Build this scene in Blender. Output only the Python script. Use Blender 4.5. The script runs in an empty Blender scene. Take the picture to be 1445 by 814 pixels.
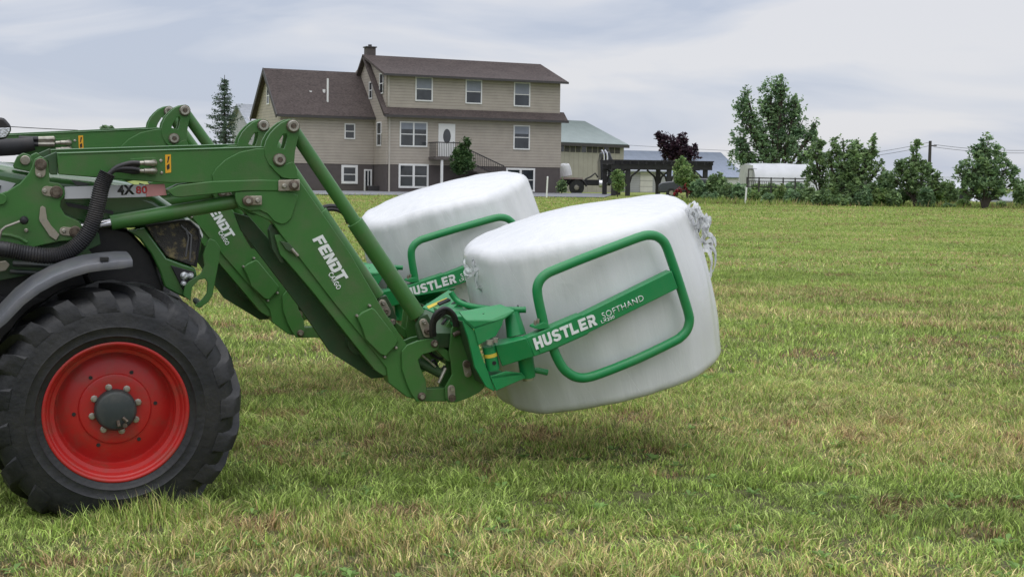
import bpy, bmesh, math, random
import numpy as np
from mathutils import Vector, Matrix, noise as mnoise
from mathutils.geometry import tessellate_polygon
random.seed(7); RNG = np.random.default_rng(11)
R = math.radians; PI = math.pi
sc = bpy.context.scene; C = sc.collection
# ------------------------------------------------------------------ camera
W_, H_, FPX = 1445.0, 814.0, 2000.0
HORIZON, CAMH, ROLL = 255.0, 2.03, 0.015
pitch = math.atan((H_/2 - HORIZON)/FPX)
fwd = Vector((0, math.cos(pitch), -math.sin(pitch))); r0 = Vector((1, 0, 0)); u0 = Vector((0, math.sin(pitch), math.cos(pitch)))
RI = r0*math.cos(ROLL) + u0*math.sin(ROLL); UP = -r0*math.sin(ROLL) + u0*math.cos(ROLL)
CAM = Vector((0, 0, CAMH))
cd = bpy.data.cameras.new('camera'); cam = bpy.data.objects.new('camera', cd); C.objects.link(cam)
cd.sensor_width = 36; cd.lens = 36*FPX/W_; cd.clip_start = .1; cd.clip_end = 5000
m = Matrix((RI, UP, -fwd)).transposed().to_4x4(); m.translation = CAM; cam.matrix_world = m
sc.camera = cam
# ------------------------------------------------------------------ light
SUN_EL, SUN_AZ = R(70), R(190)          # azimuth clockwise from +Y
world = bpy.data.worlds.new('World'); sc.world = world; world.use_nodes = True
nt = world.node_tree; nt.nodes.clear()
def N(t, ty, **k):
    n = t.nodes.new(ty)
    for a, b in k.items(): setattr(n, a, b)
    return n
out = N(nt, 'ShaderNodeOutputWorld'); sky = N(nt, 'ShaderNodeTexSky', sky_type='NISHITA', sun_disc=False)
sky.sun_elevation = SUN_EL; sky.sun_rotation = SUN_AZ
bg1 = N(nt, 'ShaderNodeBackground'); bg1.inputs[1].default_value = .09
nt.links.new(sky.outputs[0], bg1.inputs[0])
tc = N(nt, 'ShaderNodeTexCoord'); mp = N(nt, 'ShaderNodeMapping'); mp.inputs['Scale'].default_value = (1.5, 1.5, 6.5); mp.inputs['Location'].default_value = (3.1, .4, .6)
nz = N(nt, 'ShaderNodeTexNoise'); nz.inputs['Scale'].default_value = 2.6; nz.inputs['Detail'].default_value = 5; nz.inputs['Roughness'].default_value = .5; nz.inputs['Distortion'].default_value = .6
cr = N(nt, 'ShaderNodeValToRGB'); e = cr.color_ramp.elements
e[0].position = .37; e[0].color = (.41, .45, .545, 1); e[1].position = .58; e[1].color = (.60, .60, .63, 1)
q = cr.color_ramp.elements.new(.465); q.color = (.50, .525, .595, 1)
bg2 = N(nt, 'ShaderNodeBackground'); bg2.inputs[1].default_value = .62
mx = N(nt, 'ShaderNodeMixShader'); mx.inputs[0].default_value = .93
nt.links.new(tc.outputs['Generated'], mp.inputs[0]); nt.links.new(mp.outputs[0], nz.inputs['Vector']); nt.links.new(nz.outputs[0], cr.inputs[0])
sep = N(nt, 'ShaderNodeSeparateXYZ'); nt.links.new(tc.outputs['Generated'], sep.inputs[0])
mrz = N(nt, 'ShaderNodeMapRange'); mrz.inputs[1].default_value = .12; mrz.inputs[2].default_value = 1; mrz.inputs[3].default_value = .64; mrz.inputs[4].default_value = 1.45; nt.links.new(sep.outputs[2], mrz.inputs[0]); nt.links.new(mrz.outputs[0], bg2.inputs[1])   # an overcast sky is brighter overhead
nt.links.new(cr.outputs[0], bg2.inputs[0]); nt.links.new(bg1.outputs[0], mx.inputs[1]); nt.links.new(bg2.outputs[0], mx.inputs[2]); nt.links.new(mx.outputs[0], out.inputs[0])
sd = bpy.data.lights.new('sun', 'SUN'); sun = bpy.data.objects.new('sun', sd); C.objects.link(sun)
sd.energy = .55; sd.angle = R(65); sd.color = (1, .965, .91)
sv = Vector((math.sin(SUN_AZ)*math.cos(SUN_EL), math.cos(SUN_AZ)*math.cos(SUN_EL), math.sin(SUN_EL)))
sun.rotation_euler = sv.to_track_quat('Z', 'Y').to_euler()
sc.view_settings.view_transform = 'Standard'; sc.view_settings.look = 'None'; sc.view_settings.gamma = 1; sc.view_settings.exposure = .96
sc.render.engine = 'CYCLES'
# ------------------------------------------------------------------ frames: pixel of the survey picture -> real point on a real plane
def ray(px, py): return fwd + RI*((px - W_/2)/FPX) - UP*((py - H_/2)/FPX)
def zg(x, y):
    t = min(max((y - 20)/85, 0), 1)
    return 1.15*(t*t*(3 - 2*t))
def gnd(px, Y):
    d = ray(px, 300); x = d.x/d.y*Y
    return Vector((x, Y, zg(x, Y)))
class Frame:
    def __init__(s, o, th, al=0):
        s.o = Vector(o); s.F = Vector((math.cos(th), math.sin(th), 0))
        s.L = Vector((-math.sin(th)*math.cos(al), math.cos(th)*math.cos(al), math.sin(al))); s.U = s.F.cross(s.L).normalized()
        s.M = Matrix((s.F, s.L, s.U)).transposed().to_4x4(); s.M.translation = s.o
    def p(s, px, py, l=0.0):
        d = ray(px, py); o = CAM - s.o
        t = (l - o.dot(s.L))/d.dot(s.L); q = o + d*t
        return (q.dot(s.F), q.dot(s.U))
    def poly(s, pts, l=0.0): return [s.p(a, b, l) for a, b in pts]
    def p3(s, px, py, l=0.0):
        a = s.p(px, py, l); return Vector((a[0], l, a[1]))
# ------------------------------------------------------------------ materials
def mat(name, col, rough=.6, metal=0, var=.12, vscale=3.0, bump=0, bscale=40, dust=None, dfac=.35, dscale=2.2, stretch=(1, 1, 1), spec=.5, coat=0, trans=0, thr=(.45, .7)):
    M = bpy.data.materials.new(name); M.use_nodes = True; t = M.node_tree; b = t.nodes['Principled BSDF']
    b.inputs['Roughness'].default_value = rough; b.inputs['Metallic'].default_value = metal
    b.inputs['Specular IOR Level'].default_value = spec; b.inputs['Coat Weight'].default_value = coat; b.inputs['Coat Roughness'].default_value = .15
    c = N(t, 'ShaderNodeTexCoord'); mpn = N(t, 'ShaderNodeMapping'); mpn.inputs['Scale'].default_value = stretch
    t.links.new(c.outputs['Object'], mpn.inputs[0])
    n1 = N(t, 'ShaderNodeTexNoise'); n1.inputs['Scale'].default_value = vscale; n1.inputs['Detail'].default_value = 6
    t.links.new(mpn.outputs[0], n1.inputs['Vector'])
    r = N(t, 'ShaderNodeValToRGB'); r.color_ramp.elements[0].position = .3; r.color_ramp.elements[1].position = .7
    r.color_ramp.elements[0].color = [x*(1 - var) for x in col[:3]] + [1]; r.color_ramp.elements[1].color = [min(1, x*(1 + var)) for x in col[:3]] + [1]
    t.links.new(n1.outputs[0], r.inputs[0]); last = r.outputs[0]
    if dust:
        n2 = N(t, 'ShaderNodeTexNoise'); n2.inputs['Scale'].default_value = dscale; n2.inputs['Detail'].default_value = 8; n2.inputs['Roughness'].default_value = .65
        t.links.new(mpn.outputs[0], n2.inputs['Vector'])
        mr = N(t, 'ShaderNodeMapRange'); mr.inputs[1].default_value = thr[0]; mr.inputs[2].default_value = thr[1]; mr.inputs[4].default_value = dfac
        t.links.new(n2.outputs[0], mr.inputs[0])
        mm = N(t, 'ShaderNodeMix', data_type='RGBA'); mm.inputs[7].default_value = list(dust) + [1]
        t.links.new(mr.outputs[0], mm.inputs[0]); t.links.new(last, mm.inputs[6]); last = mm.outputs[2]
    t.links.new(last, b.inputs['Base Color'])
    if bump:
        n3 = N(t, 'ShaderNodeTexNoise'); n3.inputs['Scale'].default_value = bscale; n3.inputs['Detail'].default_value = 5
        t.links.new(mpn.outputs[0], n3.inputs['Vector'])
        bp = N(t, 'ShaderNodeBump'); bp.inputs['Strength'].default_value = bump; bp.inputs['Distance'].default_value = .02
        t.links.new(n3.outputs[0], bp.inputs['Height']); t.links.new(bp.outputs[0], b.inputs['Normal'])
    return M
def striped(name, col, axis, period, depth=.4, duty=.12, rough=.7, dark=.6, var=.08, vscale=1.5):
    """flat board / siding courses: a narrow groove every period along one object axis"""
    M = mat(name, col, rough, var=var, vscale=vscale); t = M.node_tree; b = t.nodes['Principled BSDF']
    base = b.inputs['Base Color'].links[0].from_socket
    c = N(t, 'ShaderNodeTexCoord'); s = N(t, 'ShaderNodeSeparateXYZ'); t.links.new(c.outputs['Object'], s.inputs[0])
    d = N(t, 'ShaderNodeMath', operation='DIVIDE'); d.inputs[1].default_value = period; t.links.new(s.outputs[axis], d.inputs[0])
    f = N(t, 'ShaderNodeMath', operation='FRACT'); t.links.new(d.outputs[0], f.inputs[0])
    lt = N(t, 'ShaderNodeMath', operation='LESS_THAN'); lt.inputs[1].default_value = duty; t.links.new(f.outputs[0], lt.inputs[0])
    mm = N(t, 'ShaderNodeMix', data_type='RGBA', blend_type='MULTIPLY'); mm.inputs[7].default_value = (dark, dark, dark, 1)
    t.links.new(lt.outputs[0], mm.inputs[0]); t.links.new(base, mm.inputs[6]); t.links.new(mm.outputs[2], b.inputs['Base Color'])
    bp = N(t, 'ShaderNodeBump'); bp.inputs['Strength'].default_value = depth; bp.inputs['Distance'].default_value = .02
    t.links.new(f.outputs[0], bp.inputs['Height']); t.links.new(bp.outputs[0], b.inputs['Normal'])
    return M
def attr_mat(name, rough=.6, trans=.25, sheen=0):
    M = bpy.data.materials.new(name); M.use_nodes = True; t = M.node_tree; b = t.nodes['Principled BSDF']; o = t.nodes['Material Output']
    a = N(t, 'ShaderNodeAttribute', attribute_name='col'); t.links.new(a.outputs['Color'], b.inputs['Base Color']); b.inputs['Roughness'].default_value = rough
    b.inputs['Specular IOR Level'].default_value = .3
    tr = N(t, 'ShaderNodeBsdfTranslucent'); t.links.new(a.outputs['Color'], tr.inputs[0]); mx = N(t, 'ShaderNodeMixShader'); mx.inputs[0].default_value = trans
    t.links.new(b.outputs[0], mx.inputs[1]); t.links.new(tr.outputs[0], mx.inputs[2]); t.links.new(mx.outputs[0], o.inputs[0]); return M
G = {}
G['loader'] = mat('loader_green', (.050, .158, .036), .36, spec=.4, var=.10, vscale=2, bump=.06, bscale=120, dust=(.12, .13, .075), dfac=.42, dscale=5, thr=(.47, .68))
G['loader_dark'] = mat('loader_green_dark', (.030, .080, .028), .55, var=.2, vscale=5, dust=(.07, .06, .035), dfac=.6, dscale=6)  # deeper loader green with brown mottling, for inner parts
G['hood'] = mat('hood_green', (.035, .125, .03), .22, var=.05, coat=1, dust=(.12, .14, .09), dfac=.25)
G['clamp'] = mat('clamp_green', (.013, .235, .068), .32, var=.08, vscale=4, bump=.04, bscale=90, dust=(.10, .16, .08), dfac=.25, dscale=4)
G['steel'] = mat('zinc_steel', (.42, .40, .34), .4, .7, var=.2, vscale=20, dust=(.14, .09, .05), dfac=.6, dscale=18)
G['plate'] = mat('zinc_plate', (.36, .33, .26), .5, .3, var=.2, vscale=25, dust=(.14, .09, .05), dfac=.5, dscale=25)
G['pin'] = mat('greasy_pin', (.10, .075, .055), .5, .4, var=.4, vscale=40, dust=(.3, .26, .2), dfac=.5, dscale=30)
G['chrome'] = mat('chrome_rod', (.75, .75, .76), .12, 1, var=.03)
G['rubber'] = mat('hose_rubber', (.016, .016, .018), .5, var=.3, vscale=8, dust=(.07, .06, .05), dfac=.5, dscale=6)
G['black'] = mat('black_plastic', (.012, .012, .014), .45, var=.3, dust=(.06, .055, .05), dfac=.4, dscale=5)
G['fender'] = mat('grey_fender_plastic', (.095, .098, .108), .30, var=.15, vscale=3, bump=.05, dust=(.20, .19, .17), dfac=.5, dscale=4)
G['tyre'] = mat('tyre_rubber', (.011, .012, .014), .52, var=.25, vscale=5, bump=.25, bscale=25, dust=(.05, .047, .04), dfac=.5, dscale=4, thr=(.42, .75))
G['rim'] = mat('rim_red', (.44, .016, .013), .45, var=.12, vscale=3, dust=(.20, .07, .045), dfac=.6, dscale=7, coat=.1, thr=(.48, .7))
G['hub'] = mat('hub_grey', (.035, .045, .045), .5, var=.15, dust=(.12, .11, .09), dfac=.4, dscale=8)
G['white'] = mat('white_letter', (.80, .82, .80), .5, var=.03, dust=(.45, .52, .45), dfac=.3, dscale=30)
G['decal_red'] = mat('decal_red', (.55, .05, .05), .4)
G['decal_pink'] = mat('decal_rose', (.62, .28, .27), .4)
G['decal_grey'] = mat('decal_grey', (.50, .51, .52), .4, var=.06)
G['decal_black'] = mat('decal_black', (.02, .02, .02), .4)
G['orange'] = mat('warning_orange', (.75, .38, .02), .45)
G['yellow'] = mat('label_yellow', (.70, .52, .06), .45)
G['lens'] = mat('lamp_lens', (.62, .64, .66), .08, .6, var=.3, vscale=60, bump=.4, bscale=90)
G['grille'] = mat('grille_mesh', (.020, .018, .018), .3, var=.5, vscale=9, bump=.6, bscale=150, dust=(.30, .24, .10), dfac=.7, dscale=14, thr=(.52, .66), coat=.3)
# ------------------------------------------------------------------ mesh builder
class B:
    def __init__(s): s.bm = bmesh.new()
    def face(s, pts):
        vs = [s.bm.verts.new(p) for p in pts]
        try: return s.bm.faces.new(vs)
        except ValueError: return None
    def prism(s, poly, l0, l1, holes=(), d=0):
        """outline in (u,w), extruded along l"""
        loops = [list(poly)] + [list(h) for h in holes]; flat = [p for L in loops for p in L]
        tri = tessellate_polygon([[Vector((a, b, 0)) for a, b in L] for L in loops])
        va = [s.bm.verts.new((a, l0, b)) for a, b in flat]; vb = [s.bm.verts.new((a, l1, b)) for a, b in flat]
        if not holes:
            s.bm.faces.new(va); s.bm.faces.new(vb[::-1])
        else:
            for i, j, k in tri:
                try: s.bm.faces.new((va[i], va[j], va[k])); s.bm.faces.new((vb[k], vb[j], vb[i]))
                except ValueError: pass
        o = 0
        for L in loops:
            n = len(L)
            for i in range(n):
                j = (i + 1) % n
                try: s.bm.faces.new((va[o+i], va[o+j], vb[o+j], vb[o+i]))
                except ValueError: pass
            o += n
        return s
    def box(s, x0, x1, y0, y1, z0, z1): return s.prism([(x0, z0), (x1, z0), (x1, z1), (x0, z1)], y0, y1)
    def tube(s, pts, r, seg=12, closed=False, rib=0, flat=1.0):
        P = [Vector(p) for p in pts]; n = len(P); rs = r if isinstance(r, (list, tuple)) else [r]*n; rings = []; up = None
        for i in range(n):
            if closed: t = (P[(i+1) % n] - P[i-1]).normalized()
            else: t = (P[min(i+1, n-1)] - P[max(i-1, 0)]).normalized()
            if up is None:
                a = Vector((0, 1, 0)) if abs(t.y) < .9 else Vector((0, 0, 1)); up = (a - t*a.dot(t)).normalized()
            else: up = (up - t*up.dot(t)).normalized()
            b = t.cross(up); rings.append([s.bm.verts.new(P[i] + (up*math.cos(2*PI*k/seg)*flat + b*math.sin(2*PI*k/seg))*rs[i]) for k in range(seg)])
        for i in range(n if closed else n-1):
            A, D = rings[i], rings[(i+1) % n]
            for k in range(seg): s.bm.faces.new((A[k], A[(k+1) % seg], D[(k+1) % seg], D[k]))
        if not closed: s.bm.faces.new(rings[0][::-1]); s.bm.faces.new(rings[-1])
        return s
    def cyl(s, a, b, r, seg=20, r2=None): return s.tube([a, b], [r, r if r2 is None else r2], seg)
    def lathe(s, prof, c, seg=64, closed=False):
        """prof: (radius, l); axis along l through c=(u,w)"""
        rings = [[s.bm.verts.new((c[0] + r*math.cos(2*PI*k/seg), l, c[1] + r*math.sin(2*PI*k/seg))) for k in range(seg)] for r, l in prof]
        for i in range(len(rings) - (0 if closed else 1)):
            A, D = rings[i], rings[(i+1) % len(rings)]
            for k in range(seg): s.bm.faces.new((A[k], A[(k+1) % seg], D[(k+1) % seg], D[k]))
        return s
    def build(s, name, material, parent=None, bevel=0, sharp=32, segs=2):
        bmesh.ops.remove_doubles(s.bm, verts=s.bm.verts, dist=1e-5)
        bmesh.ops.recalc_face_normals(s.bm, faces=s.bm.faces)
        for f in s.bm.faces: f.smooth = True
        for e in s.bm.edges:
            if len(e.link_faces) == 2: e.smooth = e.calc_face_angle(0) < R(sharp)
        me = bpy.data.meshes.new(name); s.bm.to_mesh(me); s.bm.free(); me.materials.append(material)
        o = bpy.data.objects.new(name, me); C.objects.link(o)
        if parent: o.parent = parent
        if bevel:
            b = o.modifiers.new('bevel', 'BEVEL'); b.width = bevel; b.segments = segs; b.limit_method = 'ANGLE'; b.angle_limit = R(35); b.harden_normals = False
        return o
def tag(o, label=None, cat=None, group=None, kind=None):
    for k, v in (('label', label), ('category', cat), ('group', group), ('kind', kind)):
        if v: o[k] = v
    return o
def empty(name, M):
    o = bpy.data.objects.new(name, None); C.objects.link(o); o.empty_display_size = .2
    o.matrix_world = M if isinstance(M, Matrix) else Matrix.Translation(M); return o
def kids(o): return [c for c in bpy.data.objects if c.parent == o]
def copy_tree(o, parent=None, skip=()):
    ch = kids(o); c = o.copy(); C.objects.link(c); c.parent = parent
    for k in ch:
        if k.name.split('.')[0] not in skip: copy_tree(k, c, skip)
    return c
def pynp(name, V, Fq, cols, material, parent=None, smooth=False):
    """big mesh from numpy arrays; Fq (n,k) faces; cols per vertex"""
    me = bpy.data.meshes.new(name); n = len(V); me.vertices.add(n); me.vertices.foreach_set('co', V.astype(np.float32).ravel())
    loops = np.concatenate([f.ravel() for f in Fq]); tot = np.concatenate([np.full(len(f), f.shape[1]) for f in Fq]); st = np.concatenate([[0], np.cumsum(tot)[:-1]])
    me.loops.add(len(loops)); me.loops.foreach_set('vertex_index', loops.astype(np.int32))
    me.polygons.add(len(tot)); me.polygons.foreach_set('loop_start', st.astype(np.int32)); me.polygons.foreach_set('loop_total', tot.astype(np.int32))
    if cols is not None:
        a = me.color_attributes.new('col', 'FLOAT_COLOR', 'POINT'); cc = np.ones((n, 4), np.float32); cc[:, :3] = cols; a.data.foreach_set('color', cc.ravel())
    if smooth: me.polygons.foreach_set('use_smooth', np.ones(len(tot), bool))
    me.update(calc_edges=True); me.materials.append(material)
    o = bpy.data.objects.new(name, me); C.objects.link(o)
    if parent: o.parent = parent
    return o
_vn = {}
def vnoise(x, y, s, seed=0):
    if seed not in _vn: _vn[seed] = np.random.default_rng(seed+100).random((257, 257))
    T = _vn[seed]; x = x/s + 1000.37; y = y/s + 1000.71; i = np.floor(x).astype(int); j = np.floor(y).astype(int); fx = x - i; fy = y - j
    fx = fx*fx*(3-2*fx); fy = fy*fy*(3-2*fy); i %= 256; j %= 256
    return (T[i, j]*(1-fx)+T[i+1, j]*fx)*(1-fy) + (T[i, j+1]*(1-fx)+T[i+1, j+1]*fx)*fy
def zgn(y):
    t = np.clip((y-20)/85, 0, 1); return 1.15*t*t*(3-2*t)
# ================================================================== SETTING: ground
def grass_ground_mat():
    M = bpy.data.materials.new('meadow_ground'); M.use_nodes = True; t = M.node_tree; b = t.nodes['Principled BSDF']; b.inputs['Roughness'].default_value = .9; b.inputs['Specular IOR Level'].default_value = .15
    c = N(t, 'ShaderNodeTexCoord'); mp = N(t, 'ShaderNodeMapping'); mp.inputs['Scale'].default_value = (.10, .55, 1); mp.inputs['Rotation'].default_value = (0, 0, R(-4)); t.links.new(c.outputs['Object'], mp.inputs[0])
    n1 = N(t, 'ShaderNodeTexNoise'); n1.inputs['Scale'].default_value = 1; n1.inputs['Detail'].default_value = 7; n1.inputs['Roughness'].default_value = .6; t.links.new(mp.outputs[0], n1.inputs['Vector'])
    n2 = N(t, 'ShaderNodeTexNoise'); n2.inputs['Scale'].default_value = 9; n2.inputs['Detail'].default_value = 6; n2.inputs['Roughness'].default_value = .75; t.links.new(c.outputs['Object'], n2.inputs['Vector'])
    r1 = N(t, 'ShaderNodeValToRGB'); r1.color_ramp.elements[0].position = .36; r1.color_ramp.elements[1].position = .66
    r1.color_ramp.elements[0].color = (.19, .235, .065, 1); r1.color_ramp.elements[1].color = (.31, .355, .11, 1); t.links.new(n1.outputs[0], r1.inputs[0])
    r2 = N(t, 'ShaderNodeValToRGB'); r2.color_ramp.elements[0].position = .38; r2.color_ramp.elements[1].position = .62
    r2.color_ramp.elements[0].color = (.62, .64, .55, 1); r2.color_ramp.elements[1].color = (1.2, 1.18, 1.1, 1); t.links.new(n2.outputs[0], r2.inputs[0])
    mm = N(t, 'ShaderNodeMix', data_type='RGBA', blend_type='MULTIPLY'); mm.inputs[0].default_value = 1; t.links.new(r1.outputs[0], mm.inputs[6]); t.links.new(r2.outputs[0], mm.inputs[7])
    # thatch and soil between the blades nearer by (bare ground shows where the sward is thin)
    s = N(t, 'ShaderNodeSeparateXYZ'); t.links.new(c.outputs['Object'], s.inputs[0]); mr = N(t, 'ShaderNodeMapRange'); mr.inputs[1].default_value = 16; mr.inputs[2].default_value = 40; t.links.new(s.outputs[1], mr.inputs[0])
    m2 = N(t, 'ShaderNodeMix', data_type='RGBA'); t.links.new(mr.outputs[0], m2.inputs[0])
    r3 = N(t, 'ShaderNodeValToRGB'); r3.color_ramp.elements[0].color = (.06, .062, .028, 1); r3.color_ramp.elements[1].color = (.20, .19, .095, 1); t.links.new(n2.outputs[0], r3.inputs[0])
    t.links.new(r3.outputs[0], m2.inputs[6]); t.links.new(mm.outputs[2], m2.inputs[7]); t.links.new(m2.outputs[2], b.inputs['Base Color'])
    bp = N(t, 'ShaderNodeBump'); bp.inputs['Strength'].default_value = .8; bp.inputs['Distance'].default_value = .08; t.links.new(n2.outputs[0], bp.inputs['Height']); t.links.new(bp.outputs[0], b.inputs['Normal'])
    return M
xs = np.concatenate([np.linspace(-1500, -90, 8), np.linspace(-80, 80, 41), np.linspace(90, 1500, 8)])
ys = np.concatenate([[-300, -60, -10, 0], np.linspace(5, 125, 61), [140, 170, 220, 300, 500, 900, 1600, 2600]])
X, Y = np.meshgrid(xs, ys); Z = zgn(Y)
idx = np.arange(X.size).reshape(X.shape); Q = np.stack([idx[:-1, :-1], idx[:-1, 1:], idx[1:, 1:], idx[1:, :-1]], -1).reshape(-1, 4)
tag(pynp('ground', np.stack([X, Y, Z], -1).reshape(-1, 3), [Q], None, grass_ground_mat(), smooth=True), kind='structure')
# driveway in front of the house
asph = mat('driveway_stone', (.20, .205, .215), .9, var=.15, vscale=2, bump=.3, bscale=12)
def ground_sheet(name, outline, material, dz=.006):
    b = B(); n = 24
    for i in range(n):
        t0, t1 = i/n, (i+1)/n; q = []
        for t, side in ((t0, 0), (t1, 0), (t1, 1), (t0, 1)):
            A, D = outline[side]; p = Vector(A).lerp(Vector(D), t); q.append((p.x, p.y, zg(p.x, p.y) + dz))
        b.face(q)
    return tag(b.build(name, material), kind='structure')
drv_a, drv_b = gnd(405, 88), gnd(850, 90)
ground_sheet('driveway', (((drv_a.x, 84.5), (drv_b.x, 88.5)), ((drv_a.x-2, 95.5), (drv_b.x+2, 104))), asph, .05)
# ================================================================== HOUSES
siding = striped('vinyl_siding_tan', (.40, .355, .30), 2, .2, .5, .14, .6, .62)
found = mat('painted_foundation_brown', (.088, .074, .070), .8, var=.08)
shingle = mat('brown_shingles', (.064, .049, .045), .92, var=.5, vscale=7, bump=.5, bscale=14, stretch=(1, 1, 3), dust=(.10, .08, .072), dfac=.5, dscale=.8)
trimw = mat('white_trim', (.72, .72, .70), .5, var=.04)
trimd = mat('dark_fascia', (.05, .045, .045), .6)
gutter = mat('tan_downspout', (.42, .39, .34), .5)
glass = mat('window_glass', (.030, .036, .042), .06, var=.5, vscale=1.2, spec=.7)
blind = mat('window_blind', (.24, .26, .30), .5, var=.06)
deckm = mat('brown_deck', (.10, .085, .078), .75, var=.15)
railm = mat('dark_railing', (.035, .032, .032), .5)
def window(root, fr, x0, x1, y0, y1, l=0, panes=1, bl=.45, fw=.09, side=None, nm='window', tall=True, trim=trimw):
    u0_, w1 = fr.p(x0, y0, l); u1, _ = fr.p(x1, (y0+y1)/2, l); _, w0 = fr.p((x0+x1)/2, y1, l)
    _, w1 = fr.p((x0+x1)/2, y0, l)
    b = B(); t = fw
    b.box(u0_, u1, l-.05, l+.02, w1-t, w1); b.box(u0_, u1, l-.06, l+.02, w0, w0+t)
    b.box(u0_, u0_+t, l-.05, l+.02, w0+t, w1-t); b.box(u1-t, u1, l-.05, l+.02, w0+t, w1-t)
    for k in range(1, panes): xm = u0_+(u1-u0_)*k/panes; b.box(xm-t*.6, xm+t*.6, l-.05, l+.02, w0+t, w1-t)
    wm = (w0+w1)/2
    b.box(u0_+t, u1-t, l-.03, l+.01, wm-.03, wm+.03)
    o = b.build(nm, trim, root)
    g = B(); g.box(u0_+t*.5, u1-t*.5, l-.012, l+.004, w0+t*.5, w1-t*.5); g.build('pane', glass, o)
    if bl:
        g = B(); g.box(u0_+t, u1-t, l-.018, l-.0125, w1-t-(w1-w0)*bl, w1-t); g.build('blind', blind, o)
    return o
hF = Frame(gnd(545, 96.5), R(25)); hr = empty('farmhouse', hF.M)
tag(hr, 'large tan sided farmhouse with brown shingle roof, upper dormer storey and brown painted basement level', 'house')
P = hF.p
ue = P(791, 200)[0]                    # right end of the facade
zb = -.1; zf = P(546, 232)[1]; z1 = P(546, 160)[1]; z2 = P(543, 104)[1]; zr = P(560, 80, 4.2)[1]; D = 8.4
setb = 2.6
def wall(name, m, poly, l0, l1, par, **k): return B().prism(poly, l0, l1).build(name, m, par, **k)
wall('foundation_wall', found, [(0, zb), (ue, zb), (ue, zf), (0, zf)], 0, D, hr)
b = B(); b.box(-.03, ue+.03, -.03, D+.03, zf, z1)
b.box(.012, ue-.012, .15, D-.15, z1, z2-.02)      # dormer storey
# gable triangles (left / right) close the main roof slope
for x in (-.03, ue-.1):
    v = [(x, -.03, z1), (x, D+.03, z1), (x, D/2, zr-.12)]; v2 = [(a+.13, c, d) for a, c, d in v]
    b.face(v); b.face(v2); b.face([v[0], v[2], v2[2], v2[0]]); b.face([v[1], v[2], v2[2], v2[1]])
for x in (0, ue-.12):                               # side walls of the dormer storey up to its shallow roof
    q = [(x, .15, z1), (x, .15, z2-.03), (x, D/2, zr-.14), (x, D-.15, z2-.03), (x, D-.15, z1)]; q2 = [(a+.11, c, d) for a, c, d in q]; b.face(q); b.face(q2)
b.build('siding_wall', siding, hr)
def slab(b, p0, p1, p2, p3, t):           # sloped roof slab from four top corners
    n = (Vector(p1)-Vector(p0)).cross(Vector(p3)-Vector(p0)).normalized()
    if n.z < 0: n = -n
    top = [Vector(p) for p in (p0, p1, p2, p3)]; bot = [p-n*t for p in top]
    b.face(top); b.face(bot[::-1])
    for i in range(4): b.face([top[i], top[(i+1) % 4], bot[(i+1) % 4], bot[i]])
xl, xr = -.35, ue+.35; b = B()
sl = (zr - z1)/(D/2)
slab(b, (xl, -.45, z1-.10), (xr, -.45, z1-.10), (xr, .25, z1+.52), (xl, .25, z1+.52), .14)       # skirt roof under the dormer wall
slab(b, (xl, -.35, z2), (xr, -.35, z2), (xr, D/2, zr), (xl, D/2, zr), .16)
slab(b, (xl, D+.4, z1-.1), (xr, D+.4, z1-.1), (xr, D/2, zr), (xl, D/2, zr), .16)
# left main rake running past the dormer down to the lower eave
slab(b, (xl, -.45, z1-.05), (xl+.32, -.45, z1-.05), (xl+.32, D/2, zr+.02), (xl, D/2, zr+.02), .2)
main_roof = b.build('roof', shingle, hr)
b = B(); b.box(xl, xr, -.47, -.36, z2-.16, z2-.01); b.box(xl, xr, -.58, -.46, z1-.27, z1-.10); b.build('gutter', trimd, hr)
b = B(); cu, cw = P(522, 75, 4.8); b.box(cu-.33, cu+.33, 4.5, 5.1, zr-.6, zr+.55); b.build('chimney', found, main_roof)
b = B(); b.box(cu-.4, cu+.4, 4.43, 5.17, zr+.552, zr+.63); b.cyl((cu, 4.8, zr+.63), (cu, 4.8, zr+.78), .13); b.build('chimney_cap', trimd, main_roof)
for x0, x1, y0, y1 in ((586, 610.5, 108.6, 143.3), (656.8, 680, 112.5, 147), (725, 748, 116.5, 151)): window(hr, hF, x0, x1, y0, y1, .15, 1, .42)
window(hr, hF, 564, 603, 172, 207.5, -.03, 2, .25); window(hr, hF, 724.5, 747.5, 177, 211.5, -.03, 1, .3)
window(hr, hF, 562.4, 604.5, 231.4, 265.5, -.0, 2, 0, .13); window(hr, hF, 714, 754.5, 237.4, 270.5, 0, 2, 0, .13)
# front door with oval glass
ud0, wd1 = P(618.5, 174.5, -.03); ud1, wd0 = P(641.5, 221.5, -.03)
b = B(); b.box(ud0, ud1, -.10, -.02, wd0, wd1); dr = b.build('door', trimw, hr, .01)
cx, cz = (ud0+ud1)/2, wd0+(wd1-wd0)*.62
b = B(); b.prism([(cx+.27*math.cos(a)*1.05, cz+.50*math.sin(a)) for a in np.linspace(0, 2*PI, 20)[:-1]], -.112, -.099); b.build('oval_pane', glass, dr)
b = B(); b.cyl((ud1-.13, -.10, wd0+1.0), (ud1-.13, -.15, wd0+1.0), .035); b.build('handle', trimd, dr)
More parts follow.
